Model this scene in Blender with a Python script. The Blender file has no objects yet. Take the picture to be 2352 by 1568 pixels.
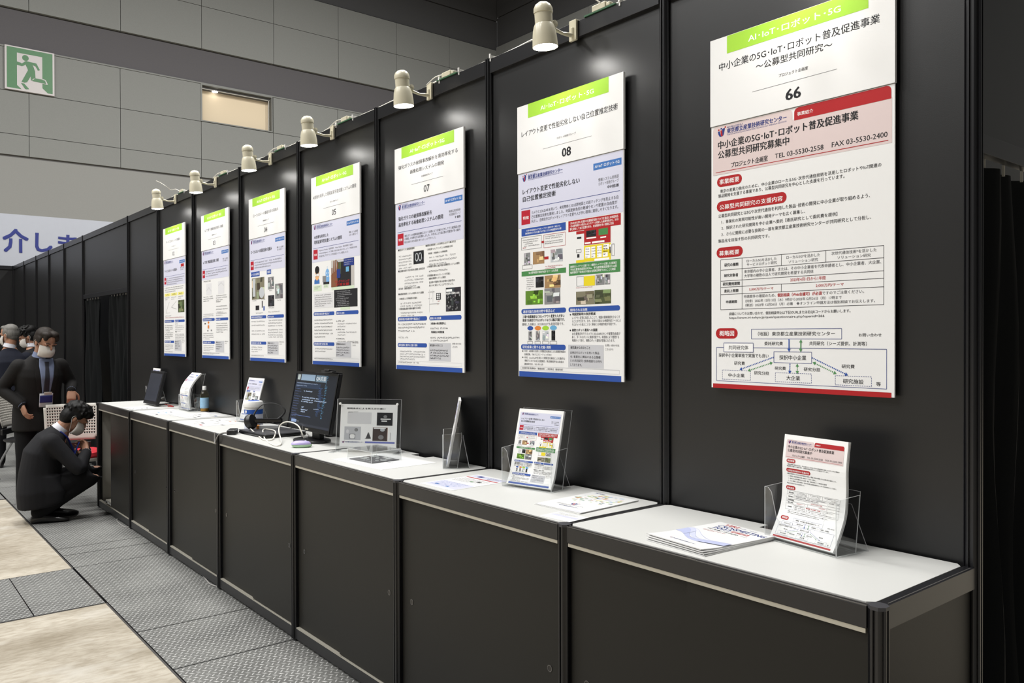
import bpy, bmesh, math, random
from mathutils import Vector, Matrix, Euler
from mathutils.bvhtree import BVHTree
random.seed(7)
S = bpy.context.scene
COL = S.collection
# ---------------------------------------------------------------- camera, world, light, exposure
cam = bpy.data.cameras.new('camera')
cam.sensor_width = 36.0
cam.lens = 28.68
cam.clip_start, cam.clip_end = 0.05, 200
camo = bpy.data.objects.new('camera', cam)
COL.objects.link(camo)
camo.location = (-2.1834, -0.8554, 1.4974)
camo.rotation_euler = (1.5638, 0.0023, -0.6827)
S.camera = camo
S.view_settings.view_transform = 'Standard'
S.view_settings.look = 'None'
S.view_settings.gamma = 1
S.view_settings.use_curve_mapping = False
S.view_settings.exposure = 0.0
wd = bpy.data.worlds.new('hall_ambient')
S.world = wd
wd.use_nodes = True
wd.node_tree.nodes['Background'].inputs[0].default_value = (1.0, 0.995, 0.98, 1)
wd.node_tree.nodes['Background'].inputs[1].default_value = 0.12
HALL_LAMP = 640.0      # each hall ceiling lamp
BULB = 54.0            # radiance of each clip-on display lamp's diffuser

# ---------------------------------------------------------------- materials
def lin(c):
    c = c / 255.0
    return c / 12.92 if c <= 0.04045 else ((c + 0.055) / 1.055) ** 2.4
def rgb(r, g, b):
    return (lin(r), lin(g), lin(b), 1.0)
def mat(name, col, rough=0.5, metal=0.0, spec=0.5, var=0.06, scale=30.0, bump=0.0, trans=0.0, emit=None, estr=0.0, coat=0.0, stretch=None, rvar=0.0):
    m = bpy.data.materials.new(name)
    m.use_nodes = True
    nt = m.node_tree
    b = nt.nodes['Principled BSDF']
    b.inputs['Roughness'].default_value = rough
    b.inputs['Metallic'].default_value = metal
    b.inputs['Specular IOR Level'].default_value = spec
    b.inputs['Transmission Weight'].default_value = trans
    b.inputs['Coat Weight'].default_value = coat
    if emit:
        b.inputs['Emission Color'].default_value = emit
        b.inputs['Emission Strength'].default_value = estr
    tc = nt.nodes.new('ShaderNodeTexCoord')
    nz = nt.nodes.new('ShaderNodeTexNoise')
    nz.inputs['Scale'].default_value = scale
    nz.inputs['Detail'].default_value = 4
    if stretch:
        mp = nt.nodes.new('ShaderNodeMapping')
        mp.inputs['Scale'].default_value = stretch
        nt.links.new(tc.outputs['Object'], mp.inputs[0])
        nt.links.new(mp.outputs[0], nz.inputs['Vector'])
    else:
        nt.links.new(tc.outputs['Object'], nz.inputs['Vector'])
    mx = nt.nodes.new('ShaderNodeMix')
    mx.data_type = 'RGBA'
    nt.links.new(nz.outputs['Fac'], mx.inputs['Factor'])
    mx.inputs['A'].default_value = tuple(c * (1 - var) for c in col[:3]) + (1,)
    mx.inputs['B'].default_value = tuple(min(1, c * (1 + var)) for c in col[:3]) + (1,)
    nt.links.new(mx.outputs['Result'], b.inputs['Base Color'])
    if rvar:
        mr = nt.nodes.new('ShaderNodeMapRange')
        mr.inputs['To Min'].default_value = max(0, rough - rvar)
        mr.inputs['To Max'].default_value = rough + rvar
        nt.links.new(nz.outputs['Fac'], mr.inputs['Value'])
        nt.links.new(mr.outputs[0], b.inputs['Roughness'])
    if bump:
        bp = nt.nodes.new('ShaderNodeBump')
        bp.inputs['Strength'].default_value = bump
        bp.inputs['Distance'].default_value = 0.002
        nt.links.new(nz.outputs['Fac'], bp.inputs['Height'])
        nt.links.new(bp.outputs[0], b.inputs['Normal'])
    return m

M = {}
M['panel'] = mat('black_panel', rgb(13, 13, 14), 0.39, spec=0.62, var=0.08, scale=400, bump=0.05)
M['door'] = mat('black_door_panel', rgb(28, 27, 24), 0.45, spec=0.25, var=0.08, scale=300, bump=0.04)
M['alu'] = mat('black_anodised', rgb(20, 20, 23), 0.34, spec=0.5, var=0.1, scale=60)
M['aluedge'] = mat('worn_edge_and_glint', rgb(88, 86, 84), 0.35, metal=0.3, var=0.35, scale=40, stretch=(40, 6, 40))
M['silver'] = mat('door_track', rgb(176, 172, 160), 0.42, metal=0.35, var=0.05, scale=20)
M['top'] = mat('white_laminate', rgb(188, 188, 185), 0.5, spec=0.3, var=0.012, scale=6)
M['inner'] = mat('grey_inner_board', rgb(168, 165, 156), 0.6, var=0.03, scale=8)
M['black'] = mat('black_plastic', rgb(26, 26, 28), 0.4, var=0.1, scale=80)
M['blackgl'] = mat('black_gloss', rgb(14, 14, 16), 0.12, var=0.1, scale=30)
M['darkgrey'] = mat('dark_grey_plastic', rgb(52, 52, 56), 0.45, var=0.1, scale=90)
M['white'] = mat('white_plastic', rgb(232, 232, 230), 0.35, var=0.02, scale=20)
M['cream'] = mat('cream_enamel', rgb(208, 202, 180), 0.28, var=0.03, scale=25)
M['cable'] = mat('white_cable', rgb(225, 221, 210), 0.45, var=0.04, scale=60)
M['gcable'] = mat('grey_cable', rgb(150, 148, 145), 0.5, var=0.05, scale=60)
M['bulb'] = mat('lit_bulb', (1, 1, 1, 1), 0.5, emit=(1.0, 0.985, 0.96, 1), estr=BULB, var=0.0)
M['downlight'] = mat('lit_downlight', (1, 1, 1, 1), 0.5, emit=(1.0, 0.96, 0.88, 1), estr=9.0, var=0.0)
M['paper'] = mat('white_paper', rgb(240, 240, 240), 0.55, spec=0.3, var=0.01, scale=15)
M['curtain'] = mat('black_curtain', rgb(13, 15, 16), 0.85, spec=0.15, var=0.2, scale=120, bump=0.1)
M['hallpanel'] = mat('hall_wall_panel', rgb(119, 120, 117), 0.8, spec=0.2, var=0.10, scale=55)
M['halllow'] = mat('hall_lower_wall', rgb(126, 126, 123), 0.8, spec=0.2, var=0.07, scale=40)
M['hallband'] = mat('hall_dark_band', rgb(82, 80, 82), 0.8, spec=0.2, var=0.10, scale=60)
M['halldark'] = mat('hall_black_band', rgb(72, 72, 73), 0.85, spec=0.2, var=0.1, scale=40)
M['hallback'] = mat('hall_joint', rgb(94, 93, 92), 0.9, var=0.05)
M['ceil'] = mat('hall_ceiling', rgb(24, 24, 25), 0.9, var=0.1)
M['blind'] = mat('roller_blind', rgb(190, 175, 150), 0.8, var=0.06, scale=8, stretch=(2, 2, 60), emit=rgb(196, 176, 146), estr=0.16)
M['signw'] = mat('sign_white', rgb(170, 165, 164), 0.4, var=0.02)
M['signg'] = mat('sign_green', rgb(44, 98, 52), 0.4, var=0.08, scale=20)
M['banner'] = mat('banner_cloth', rgb(146, 149, 157), 0.7, var=0.03, scale=10)
M['bannerink'] = mat('banner_ink', rgb(20, 32, 100), 0.7, var=0.05)
M['suit'] = mat('black_suit', rgb(24, 24, 27), 0.8, spec=0.2, var=0.2, scale=150, bump=0.1)
M['suit2'] = mat('charcoal_suit', rgb(27, 26, 26), 0.82, spec=0.2, var=0.2, scale=150, bump=0.1)
M['navy'] = mat('navy_jacket', rgb(22, 25, 36), 0.85, spec=0.2, var=0.2, scale=140, bump=0.1)
M['trouser'] = mat('black_trousers', rgb(18, 18, 20), 0.85, spec=0.15, var=0.2, scale=140)
M['skin'] = mat('skin', rgb(158, 117, 95), 0.5, spec=0.35, var=0.12, scale=18)
M['hairb'] = mat('black_hair', rgb(15, 14, 14), 0.55, spec=0.2, var=0.4, scale=60, bump=0.6, stretch=(1, 1, 0.25))
M['hairbr'] = mat('dark_brown_hair', rgb(38, 32, 28), 0.6, spec=0.2, var=0.35, scale=60, bump=0.6, stretch=(1, 1, 0.25))
M['hairg'] = mat('grey_hair', rgb(104, 102, 98), 0.55, spec=0.3, var=0.4, scale=70, bump=0.6, stretch=(1, 1, 0.3))
M['mask'] = mat('white_mask', rgb(186, 181, 175), 0.75, spec=0.2, var=0.03, scale=30)
M['shirtb'] = mat('pale_blue_shirt', rgb(112, 122, 148), 0.75, spec=0.2, var=0.06, scale=60)
M['shirtw'] = mat('white_shirt', rgb(196, 196, 203), 0.75, spec=0.2, var=0.03, scale=60)
M['shoe'] = mat('black_leather', rgb(16, 15, 15), 0.3, var=0.2, scale=40)
M['tie'] = mat('dark_tie', rgb(26, 28, 40), 0.6, var=0.3, scale=90)
M['lanyard'] = mat('blue_lanyard', rgb(28, 42, 120), 0.6, var=0.3, scale=70)
M['chairw'] = mat('white_chair_shell', rgb(196, 192, 184), 0.45, var=0.03, scale=12)
M['red'] = mat('red_cushion', rgb(178, 44, 54), 0.8, spec=0.2, var=0.06, scale=90, bump=0.1)
M['steel'] = mat('grey_steel_tube', rgb(150, 150, 150), 0.35, metal=0.6, var=0.05)
M['wood'] = mat('pale_wood', rgb(170, 140, 96), 0.6, var=0.15, scale=12, stretch=(1, 1, 0.1))
M['green'] = mat('green_tape', rgb(52, 96, 66), 0.5, var=0.1)
M['lilac'] = mat('lilac_plastic', rgb(178, 166, 214), 0.35, var=0.02)
M['mint'] = mat('mint_plastic', rgb(172, 206, 168), 0.4, var=0.02)
M['blue'] = mat('blue_label', rgb(36, 88, 178), 0.4, var=0.03)
M['label'] = mat('pale_label', rgb(214, 218, 232), 0.5, var=0.05, scale=160)
M['orange'] = mat('orange_plastic', rgb(232, 150, 60), 0.4, var=0.03)
M['amber'] = mat('amber_liquid', rgb(196, 150, 60), 0.2, var=0.05)
M['sky'] = mat('light_blue_label', rgb(150, 190, 220), 0.5, var=0.15, scale=60)
M['screen'] = mat('lit_screen', rgb(30, 34, 42), 0.25, emit=rgb(60, 68, 82), estr=0.35, var=0.05)
M['screenoff'] = mat('dark_screen', rgb(60, 62, 70), 0.18, var=0.15, scale=6)  # grey lifted to include the reflection on switched-off glass
M['redwire'] = mat('red_wire', rgb(150, 40, 36), 0.4, var=0.05)
M['shard'] = mat('glass_shards', rgb(110, 112, 114), 0.25, var=0.6, scale=38, bump=0.4)

def attr_mat(name, rough=0.5, spec=0.3, estr=0.0):
    m = bpy.data.materials.new(name)
    m.use_nodes = True
    nt = m.node_tree
    b = nt.nodes['Principled BSDF']
    b.inputs['Roughness'].default_value = rough
    b.inputs['Specular IOR Level'].default_value = spec
    a = nt.nodes.new('ShaderNodeAttribute')
    a.attribute_name = 'Col'
    nt.links.new(a.outputs['Color'], b.inputs['Base Color'])
    if estr:
        nt.links.new(a.outputs['Color'], b.inputs['Emission Color'])
        b.inputs['Emission Strength'].default_value = estr
    return m
M['print'] = attr_mat('printed_board', 0.6, 0.22)
M['ink'] = attr_mat('printed_paper', 0.55, 0.3)
M['glow'] = attr_mat('screen_content', 0.25, 0.5, 0.32)

def acrylic(name, tint, edge=0.0):
    m = bpy.data.materials.new(name)
    m.use_nodes = True
    nt = m.node_tree
    nt.nodes.remove(nt.nodes['Principled BSDF'])
    out = nt.nodes['Material Output']
    tr = nt.nodes.new('ShaderNodeBsdfTransparent')
    tr.inputs[0].default_value = tint
    gl = nt.nodes.new('ShaderNodeBsdfGlossy')
    gl.inputs['Roughness'].default_value = 0.06
    lw = nt.nodes.new('ShaderNodeLayerWeight')
    pw = nt.nodes.new('ShaderNodeMath'); pw.operation = 'POWER'; pw.inputs[1].default_value = 3.5
    nt.links.new(lw.outputs['Facing'], pw.inputs[0])
    fr = nt.nodes.new('ShaderNodeMath'); fr.operation = 'MULTIPLY_ADD'; fr.inputs[1].default_value = 0.55; fr.inputs[2].default_value = 0.035
    nt.links.new(pw.outputs[0], fr.inputs[0])
    mx = nt.nodes.new('ShaderNodeMixShader')
    nt.links.new(fr.outputs[0], mx.inputs[0])
    nt.links.new(tr.outputs[0], mx.inputs[1])
    nt.links.new(gl.outputs[0], mx.inputs[2])
    last = mx
    if edge:
        df = nt.nodes.new('ShaderNodeBsdfTranslucent')
        df.inputs[0].default_value = (0.92, 0.93, 0.93, 1)
        d2 = nt.nodes.new('ShaderNodeBsdfDiffuse')
        d2.inputs[0].default_value = (0.9, 0.91, 0.91, 1)
        ad = nt.nodes.new('ShaderNodeMixShader')
        nt.links.new(df.outputs[0], ad.inputs[1])
        nt.links.new(d2.outputs[0], ad.inputs[2])
        m2 = nt.nodes.new('ShaderNodeMixShader')
        m2.inputs[0].default_value = edge
        nt.links.new(mx.outputs[0], m2.inputs[1])
        nt.links.new(ad.outputs[0], m2.inputs[2])
        last = m2
    nt.links.new(last.outputs[0], out.inputs['Surface'])
    return m
M['acr'] = acrylic('clear_acrylic', (0.95, 0.955, 0.955, 1))
M['bottle'] = acrylic('bottle_plastic', (0.88, 0.84, 0.70, 1))
M['acredge'] = acrylic('acrylic_edge', (0.9, 0.92, 0.92, 1), 0.55)

def floor_mat():
    m = bpy.data.materials.new('worn_concrete')
    m.use_nodes = True
    nt = m.node_tree
    N, L = nt.nodes, nt.links
    b = N['Principled BSDF']
    b.inputs['Roughness'].default_value = 0.6
    b.inputs['Specular IOR Level'].default_value = 0.3
    tc = N.new('ShaderNodeTexCoord')
    def noise(scale, st, det=6):
        mp = N.new('ShaderNodeMapping'); mp.inputs['Scale'].default_value = st
        L.new(tc.outputs['Object'], mp.inputs[0])
        n = N.new('ShaderNodeTexNoise'); n.inputs['Scale'].default_value = scale; n.inputs['Detail'].default_value = det
        L.new(mp.outputs[0], n.inputs['Vector'])
        return n
    a = noise(1.7, (1, 1.3, 1), 8); s = noise(16, (1, 2.6, 1), 8); d = noise(26, (1.0, 4.5, 1), 3); w = noise(2.6, (1, 1.6, 1), 9); g = noise(160, (1, 1, 1), 2)
    def ramp(src, p0, c0, p1, c1):
        r = N.new('ShaderNodeValToRGB')
        r.color_ramp.elements[0].position = p0; r.color_ramp.elements[0].color = c0
        r.color_ramp.elements[1].position = p1; r.color_ramp.elements[1].color = c1
        L.new(src.outputs['Fac'], r.inputs[0])
        return r.outputs[0]
    def mix(kind, f, A, B):
        n = N.new('ShaderNodeMix'); n.data_type = 'RGBA'; n.blend_type = kind
        if isinstance(f, float): n.inputs['Factor'].default_value = f
        else: L.new(f, n.inputs['Factor'])
        L.new(A, n.inputs['A'])
        if isinstance(B, tuple): n.inputs['B'].default_value = B
        else: L.new(B, n.inputs['B'])
        return n.outputs['Result']
    c = ramp(a, .30, rgb(136, 127, 111), .66, rgb(180, 173, 160))
    c = mix('MULTIPLY', .75, c, ramp(s, .28, (.66, .62, .56, 1), .60, (1.04, 1.04, 1.04, 1)))
    c = mix('MIX', ramp(w, .56, (0, 0, 0, 1), .72, (.55, .55, .55, 1)), c, rgb(190, 186, 178))
    c2 = mix('MULTIPLY', .9, c, ramp(d, .24, (.30, .26, .22, 1), .31, (1, 1, 1, 1)))
    class m2: outputs = {'Result': c2}
    L.new(m2.outputs['Result'], b.inputs['Base Color'])
    bp = N.new('ShaderNodeBump'); bp.inputs['Strength'].default_value = 0.25; bp.inputs['Distance'].default_value = 0.003
    L.new(g.outputs['Fac'], bp.inputs['Height']); L.new(bp.outputs[0], b.inputs['Normal'])
    return m
M['floor'] = floor_mat()

def plate_mat():
    # checker plate: short raised bars, leaning one way and the other in turn
    m = bpy.data.materials.new('checker_plate')
    m.use_nodes = True
    nt = m.node_tree
    N, L = nt.nodes, nt.links
    b = N['Principled BSDF']
    tc = N.new('ShaderNodeTexCoord'); sp = N.new('ShaderNodeSeparateXYZ'); L.new(tc.outputs['Object'], sp.inputs[0])
    def math_(op, a, c=None, d=None):
        n = N.new('ShaderNodeMath'); n.operation = op
        for i, v in enumerate((a, c, d)):
            if v is None: continue
            if isinstance(v, (int, float)): n.inputs[i].default_value = v
            else: L.new(v, n.inputs[i])
        return n.outputs[0]
    def cell(px, py, ox, oy, sgn):
        u = math_('SUBTRACT', math_('FRACT', math_('ADD', math_('DIVIDE', sp.outputs[0], px), ox)), 0.5)
        v = math_('SUBTRACT', math_('FRACT', math_('ADD', math_('DIVIDE', sp.outputs[1], py), oy)), 0.5)
        u = math_('MULTIPLY', u, px); v = math_('MULTIPLY', v, py)
        c, s = math.cos(math.radians(45)), sgn * math.sin(math.radians(45))
        a = math_('ADD', math_('MULTIPLY', u, c), math_('MULTIPLY', v, s))
        e = math_('SUBTRACT', math_('MULTIPLY', v, c), math_('MULTIPLY', u, s))
        a = math_('DIVIDE', a, 0.0155); e = math_('DIVIDE', e, 0.0052)
        r = math_('ADD', math_('MULTIPLY', a, a), math_('MULTIPLY', e, e))
        return math_('SUBTRACT', 1.0, math_('MINIMUM', r, 1.0))
    k1 = cell(0.028, 0.05, 0.0, 0.0, 1)
    k2 = cell(0.028, 0.05, 0.5, 0.5, -1)
    h = math_('MAXIMUM', k1, k2)
    hc = math_('MINIMUM', math_('MULTIPLY', math_('MAXIMUM', k1, math_('MULTIPLY', k2, 0.5)), 1.6), 1.0)  # bar highlights painted into the colour, one lean brighter than the other
    nz = N.new('ShaderNodeTexNoise'); nz.inputs['Scale'].default_value = 2.2; nz.inputs['Detail'].default_value = 6
    L.new(tc.outputs['Object'], nz.inputs['Vector'])
    r = N.new('ShaderNodeValToRGB')
    r.color_ramp.elements[0].position = 0.3; r.color_ramp.elements[0].color = rgb(98, 98, 96)
    r.color_ramp.elements[1].position = 0.7; r.color_ramp.elements[1].color = rgb(128, 128, 125)
    L.new(nz.outputs['Fac'], r.inputs[0])
    mx = N.new('ShaderNodeMix'); mx.data_type = 'RGBA'
    L.new(hc, mx.inputs['Factor']); L.new(r.outputs[0], mx.inputs['A']); mx.inputs['B'].default_value = rgb(182, 182, 180)
    L.new(mx.outputs['Result'], b.inputs['Base Color'])
    b.inputs['Metallic'].default_value = 0.3
    b.inputs['Roughness'].default_value = 0.42
    bp = N.new('ShaderNodeBump'); bp.inputs['Strength'].default_value = 0.9; bp.inputs['Distance'].default_value = 0.003
    L.new(h, bp.inputs['Height']); L.new(bp.outputs[0], b.inputs['Normal'])
    return m
M['plate'] = plate_mat()

# ---------------------------------------------------------------- mesh helpers
class MB:
    def __init__(s):
        s.v, s.f, s.mi, s.c = [], [], [], []
        s.t = Matrix.Identity(4)
    def add(s, verts, faces, mi=0, col=None):
        n = len(s.v)
        s.v += [tuple(s.t @ Vector(p)) for p in verts]
        for f in faces:
            s.f.append(tuple(i + n for i in f)); s.mi.append(mi); s.c.append(col)
    def box(s, x0, x1, y0, y1, z0, z1, mi=0, col=None):
        v = [(x, y, z) for z in (z0, z1) for y in (y0, y1) for x in (x0, x1)]
        s.add(v, [(0, 2, 3, 1), (4, 5, 7, 6), (0, 1, 5, 4), (2, 6, 7, 3), (0, 4, 6, 2), (1, 3, 7, 5)], mi, col)
        return s
    def prism(s, pts, z0, z1, mi=0, col=None, caps=(1, 1)):
        n = len(pts)
        s.add([(x, y, z0) for x, y in pts] + [(x, y, z1) for x, y in pts],
              [(i, (i + 1) % n, n + (i + 1) % n, n + i) for i in range(n)]
              + ([tuple(range(n - 1, -1, -1))] if caps[0] else []) + ([tuple(range(n, 2 * n))] if caps[1] else []), mi, col)
        return s
    def lathe(s, prof, seg=24, mi=0, cx=0, cy=0, cap0=False, cap1=False):
        k = len(prof)
        v = [(cx + r * math.cos(2 * math.pi * j / seg), cy + r * math.sin(2 * math.pi * j / seg), z) for r, z in prof for j in range(seg)]
        f = [(i * seg + j, i * seg + (j + 1) % seg, (i + 1) * seg + (j + 1) % seg, (i + 1) * seg + j) for i in range(k - 1) for j in range(seg)]
        if cap0: f.append(tuple(range(seg - 1, -1, -1)))
        if cap1: f.append(tuple((k - 1) * seg + j for j in range(seg)))
        s.add(v, f, mi)
        return s
    def loft(s, rings, mi=0, cap=True):
        n = len(rings[0]); v = [p for r in rings for p in r]
        f = [(i * n + j, i * n + (j + 1) % n, (i + 1) * n + (j + 1) % n, (i + 1) * n + j) for i in range(len(rings) - 1) for j in range(n)]
        if cap:
            f.append(tuple(range(n - 1, -1, -1))); f.append(tuple((len(rings) - 1) * n + j for j in range(n)))
        s.add(v, f, mi)
        return s
    def tube(s, pts, r, seg=8, mi=0, smooth=0):
        pts = [Vector(p) for p in pts]
        if smooth and isinstance(r, (list, tuple)):
            r = [r[i] + (r[i + 1] - r[i]) * k / smooth for i in range(len(r) - 1) for k in range(smooth)] + [r[-1]]
        if smooth:
            q = []
            for i in range(len(pts) - 1):
                p0, p1, p2, p3 = pts[max(i - 1, 0)], pts[i], pts[i + 1], pts[min(i + 2, len(pts) - 1)]
                for k in range(smooth):
                    t = k / smooth
                    q.append(0.5 * ((2 * p1) + (p2 - p0) * t + (2 * p0 - 5 * p1 + 4 * p2 - p3) * t * t + (3 * p1 - p0 - 3 * p2 + p3) * t ** 3))
            pts = q + [pts[-1]]
        rr = r if isinstance(r, (list, tuple)) else [r] * len(pts)
        up = Vector((0, 0, 1)); rings = []
        for i, p in enumerate(pts):
            d = (pts[min(i + 1, len(pts) - 1)] - pts[max(i - 1, 0)]).normalized()
            a = d.cross(up)
            if a.length < 1e-3: a = d.cross(Vector((0, 1, 0)))
            a.normalize(); b = a.cross(d).normalized(); up = b
            rings.append([tuple(p + a * (rr[i] * math.cos(2 * math.pi * k / seg)) + b * (rr[i] * math.sin(2 * math.pi * k / seg))) for k in range(seg)])
        return s.loft(rings, mi)
    def ell(s, c, r, mi=0, seg=14, rows=10, rot=None):
        R = rot or Matrix.Identity(3)
        v = []
        for i in range(1, rows):
            th = math.pi * i / rows
            for j in range(seg):
                ph = 2 * math.pi * j / seg
                v.append(tuple(Vector(c) + R @ Vector((r[0] * math.sin(th) * math.cos(ph), r[1] * math.sin(th) * math.sin(ph), r[2] * math.cos(th)))))
        f = [(i * seg + j, (i + 1) * seg + j, (i + 1) * seg + (j + 1) % seg, i * seg + (j + 1) % seg) for i in range(rows - 2) for j in range(seg)]
        n = len(v)
        v += [tuple(Vector(c) + R @ Vector((0, 0, r[2]))), tuple(Vector(c) - R @ Vector((0, 0, r[2])))]
        f += [(n, j, (j + 1) % seg) for j in range(seg)] + [(n + 1, (rows - 2) * seg + (j + 1) % seg, (rows - 2) * seg + j) for j in range(seg)]
        s.add(v, f, mi)
        return s
    def build(s, name, mats, parent=None, smooth=False, bevel=0.0, loc=None):
        me = bpy.data.meshes.new(name)
        me.from_pydata(s.v, [], s.f)
        if not isinstance(mats, (list, tuple)): mats = [mats]
        for m in mats: me.materials.append(M[m] if isinstance(m, str) else m)
        me.polygons.foreach_set('material_index', s.mi)
        if any(c is not None for c in s.c):
            at = me.color_attributes.new('Col', 'FLOAT_COLOR', 'CORNER')
            buf = []
            for p, c in zip(me.polygons, s.c):
                buf += list(c or (1, 1, 1, 1)) * p.loop_total
            at.data.foreach_set('color', buf)
        if smooth:
            me.shade_smooth()
            me.set_sharp_from_angle(angle=math.radians(38))
        me.update()
        o = bpy.data.objects.new(name, me)
        COL.objects.link(o)
        if parent: o.parent = parent
        if loc: o.location = loc
        if bevel:
            b = o.modifiers.new('bevel', 'BEVEL'); b.width = bevel; b.segments = 2; b.limit_method = 'ANGLE'; b.angle_limit = math.radians(40)
        return o
def tag(o, label, cat, group=None):
    o['label'] = label; o['category'] = cat
    if group: o['group'] = group
    return o
def thing(name, label, cat, loc=(0, 0, 0), rz=0.0, group=None):
    o = bpy.data.objects.new(name, None)
    o.empty_display_size = 0.1
    COL.objects.link(o)
    o.location = loc; o.rotation_euler = (0, 0, rz)
    return tag(o, label, cat, group)
def struct(o):
    o['kind'] = 'structure'
    return o
def struct_empty(name):
    o = bpy.data.objects.new(name, None); COL.objects.link(o)
    return struct(o)

# ---------------------------------------------------------------- print: flat lettering and shapes on a sheet, in millimetres
INK = {k: rgb(*v) for k, v in dict(k=(34, 34, 38), g=(96, 96, 100), gg=(132, 132, 136), w=(244, 244, 244), nb=(38, 54, 124), green=(158, 206, 62), pink=(214, 197, 196), red=(170, 34, 38),
    red2=(176, 30, 48), lav=(205, 206, 224), tag=(64, 112, 178), blue=(46, 80, 158), dg=(84, 140, 90), dgr=(72, 132, 76), lgrey=(192, 193, 198), lgrey2=(216, 216, 219),
    tan=(160, 128, 90), tan2=(126, 122, 102), gr=(132, 132, 134), ltgr=(188, 192, 197), dk=(34, 34, 38), yel=(226, 206, 42), grn2=(92, 130, 44), olive=(78, 86, 58),
    org=(214, 130, 60), sky=(104, 166, 206), pgr=(206, 221, 197), pap=(238, 238, 238), sheet=(208, 208, 207), leaf=(230, 230, 229), edge=(228, 228, 228), hair=(28, 24, 24), face=(222, 170, 120), cyan=(120, 170, 220),
    brown=(128, 84, 60), bcard=(40, 58, 130), ylw=(232, 224, 130), dim=(150, 165, 190), lb=(190, 210, 240)).items()}
PHOTO = {'dk', 'tan', 'gr', 'ltgr', 'tan2', 'olive', 'grn2'}
_tc = {}
def text_mesh(s, bold):
    s = s.replace('・', '･'); key = (s, bold)
    if key not in _tc:
        cu = bpy.data.curves.new('t', 'FONT')
        cu.body = s; cu.resolution_u = 2; cu.fill_mode = 'FRONT'; cu.offset = 0.0
        o = bpy.data.objects.new('t', cu); COL.objects.link(o)
        me = bpy.data.meshes.new_from_object(o.evaluated_get(bpy.context.evaluated_depsgraph_get()))
        vs = [(v.co.x, v.co.y) for v in me.vertices]; fs = [tuple(p.vertices) for p in me.polygons]
        bpy.data.objects.remove(o); bpy.data.curves.remove(cu); bpy.data.meshes.remove(me)
        xs = [a for a, _ in vs]; ys = [b for _, b in vs]
        _tc[key] = (vs, fs, min(xs), max(xs), min(ys), max(ys))
    return _tc[key]
class Print:
    def __init__(s, seed=1):
        s.items = []; s.rnd = random.Random(seed)
    def put(s, vs, fs, c, lift=0.0):
        xs = [a for a, _ in vs]; ys = [b for _, b in vs]
        bb = (min(xs), min(ys), max(xs), max(ys))
        lv = 1 + max([i[4] for i in s.items if i[3][0] < bb[2] and i[3][2] > bb[0] and i[3][1] < bb[3] and i[3][3] > bb[1]], default=0)
        s.items.append((vs, fs, INK[c] if isinstance(c, str) else c, bb, lv + lift))
    def R(s, x0, y0, x1, y1, c, photo=True):
        if y1 < y0: y0, y1 = y1, y0
        if x1 - x0 < 1: x1 = x0 + 1
        if y1 - y0 < 1: y1 = y0 + 1
        n = max(1, int((y1 - y0) / 25))
        vs = []
        for i in range(n + 1):
            y = y0 + (y1 - y0) * i / n; vs += [(x0, y), (x1, y)]
        s.put(vs, [(2 * i, 2 * i + 1, 2 * i + 3, 2 * i + 2) for i in range(n)], c)
        if photo and c in PHOTO and (x1 - x0) * (y1 - y0) > 500: s.PH(x0, y0, x1, y1, c)
    def PH(s, x0, y0, x1, y1, c):
        b = INK[c]; w, h = x1 - x0, y1 - y0
        for k in range(11):
            a, d = s.rnd.uniform(0, .8), s.rnd.uniform(0, .8)
            e, f = s.rnd.uniform(.1, .45), s.rnd.uniform(.1, .4)
            m = s.rnd.choice((.25, .5, .7, 1.5, 2.1, 3.0))
            t = [min(.85, q * m * s.rnd.uniform(.85, 1.15)) for q in b[:3]] + [1]
            X0, Y0, X1, Y1 = x0 + a * w, y0 + d * h, x0 + min(1, a + e) * w, y0 + min(1, d + f) * h
            sk = s.rnd.uniform(-.2, .2) * (X1 - X0)
            vs = [(X0, Y0), (X1, Y0), (min(x1, max(x0, X1 + sk)), Y1), (min(x1, max(x0, X0 + sk)), Y1)]
            s.put(vs, [(0, 1, 2, 3)], tuple(t))
    def T(s, txt, x, y, w, h, c='k', b=0):
        # heavier strokes: the same outlines laid down again, slightly shifted and a hair above
        vs, fs, a0, a1, b0, b1 = text_mesh(txt, b)
        sh = ((0, 0), (.032, 0), (.062, .004), (.03, .022)) if b else ((0, 0), (.02, .006))
        a1 += sh[2 if b else 1][0]; kx, ky = w / (a1 - a0), h / (b1 - b0)
        lv = None
        for k, (dx, dy) in enumerate(sh):
            s.put([(x + (p + dx - a0) * kx, y + (q + dy - b0) * ky) for p, q in vs], fs, c)
            if lv is None: lv = s.items[-1][4]
            s.items[-1] = s.items[-1][:4] + (lv + .18 * k,)
    def poly(s, pts, c):
        s.put(list(pts), [tuple(range(len(pts)))], c)
    def PILL(s, x0, y0, x1, y1, c, r=None):
        r = r or (y1 - y0) / 2; pts = []
        for cx, cy, a in ((x1 - r, y1 - r, 0), (x0 + r, y1 - r, 90), (x0 + r, y0 + r, 180), (x1 - r, y0 + r, 270)):
            pts += [(cx + r * math.cos(math.radians(a + t)), cy + r * math.sin(math.radians(a + t))) for t in (0, 22, 45, 68, 90)]
        s.poly(pts, c)
    def OVAL(s, x0, y0, x1, y1, c):
        s.poly([((x0 + x1) / 2 + (x1 - x0) / 2 * math.cos(t * math.pi / 10), (y0 + y1) / 2 + (y1 - y0) / 2 * math.sin(t * math.pi / 10)) for t in range(20)], c)
    def ln(s, x0, y0, x1, y1, c, t=1.3):
        d = Vector((x1 - x0, y1 - y0)); n = Vector((-d.y, d.x)).normalized() * t / 2
        s.poly([(x0 + n.x, y0 + n.y), (x0 - n.x, y0 - n.y), (x1 - n.x, y1 - n.y), (x1 + n.x, y1 + n.y)], c)
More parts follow.
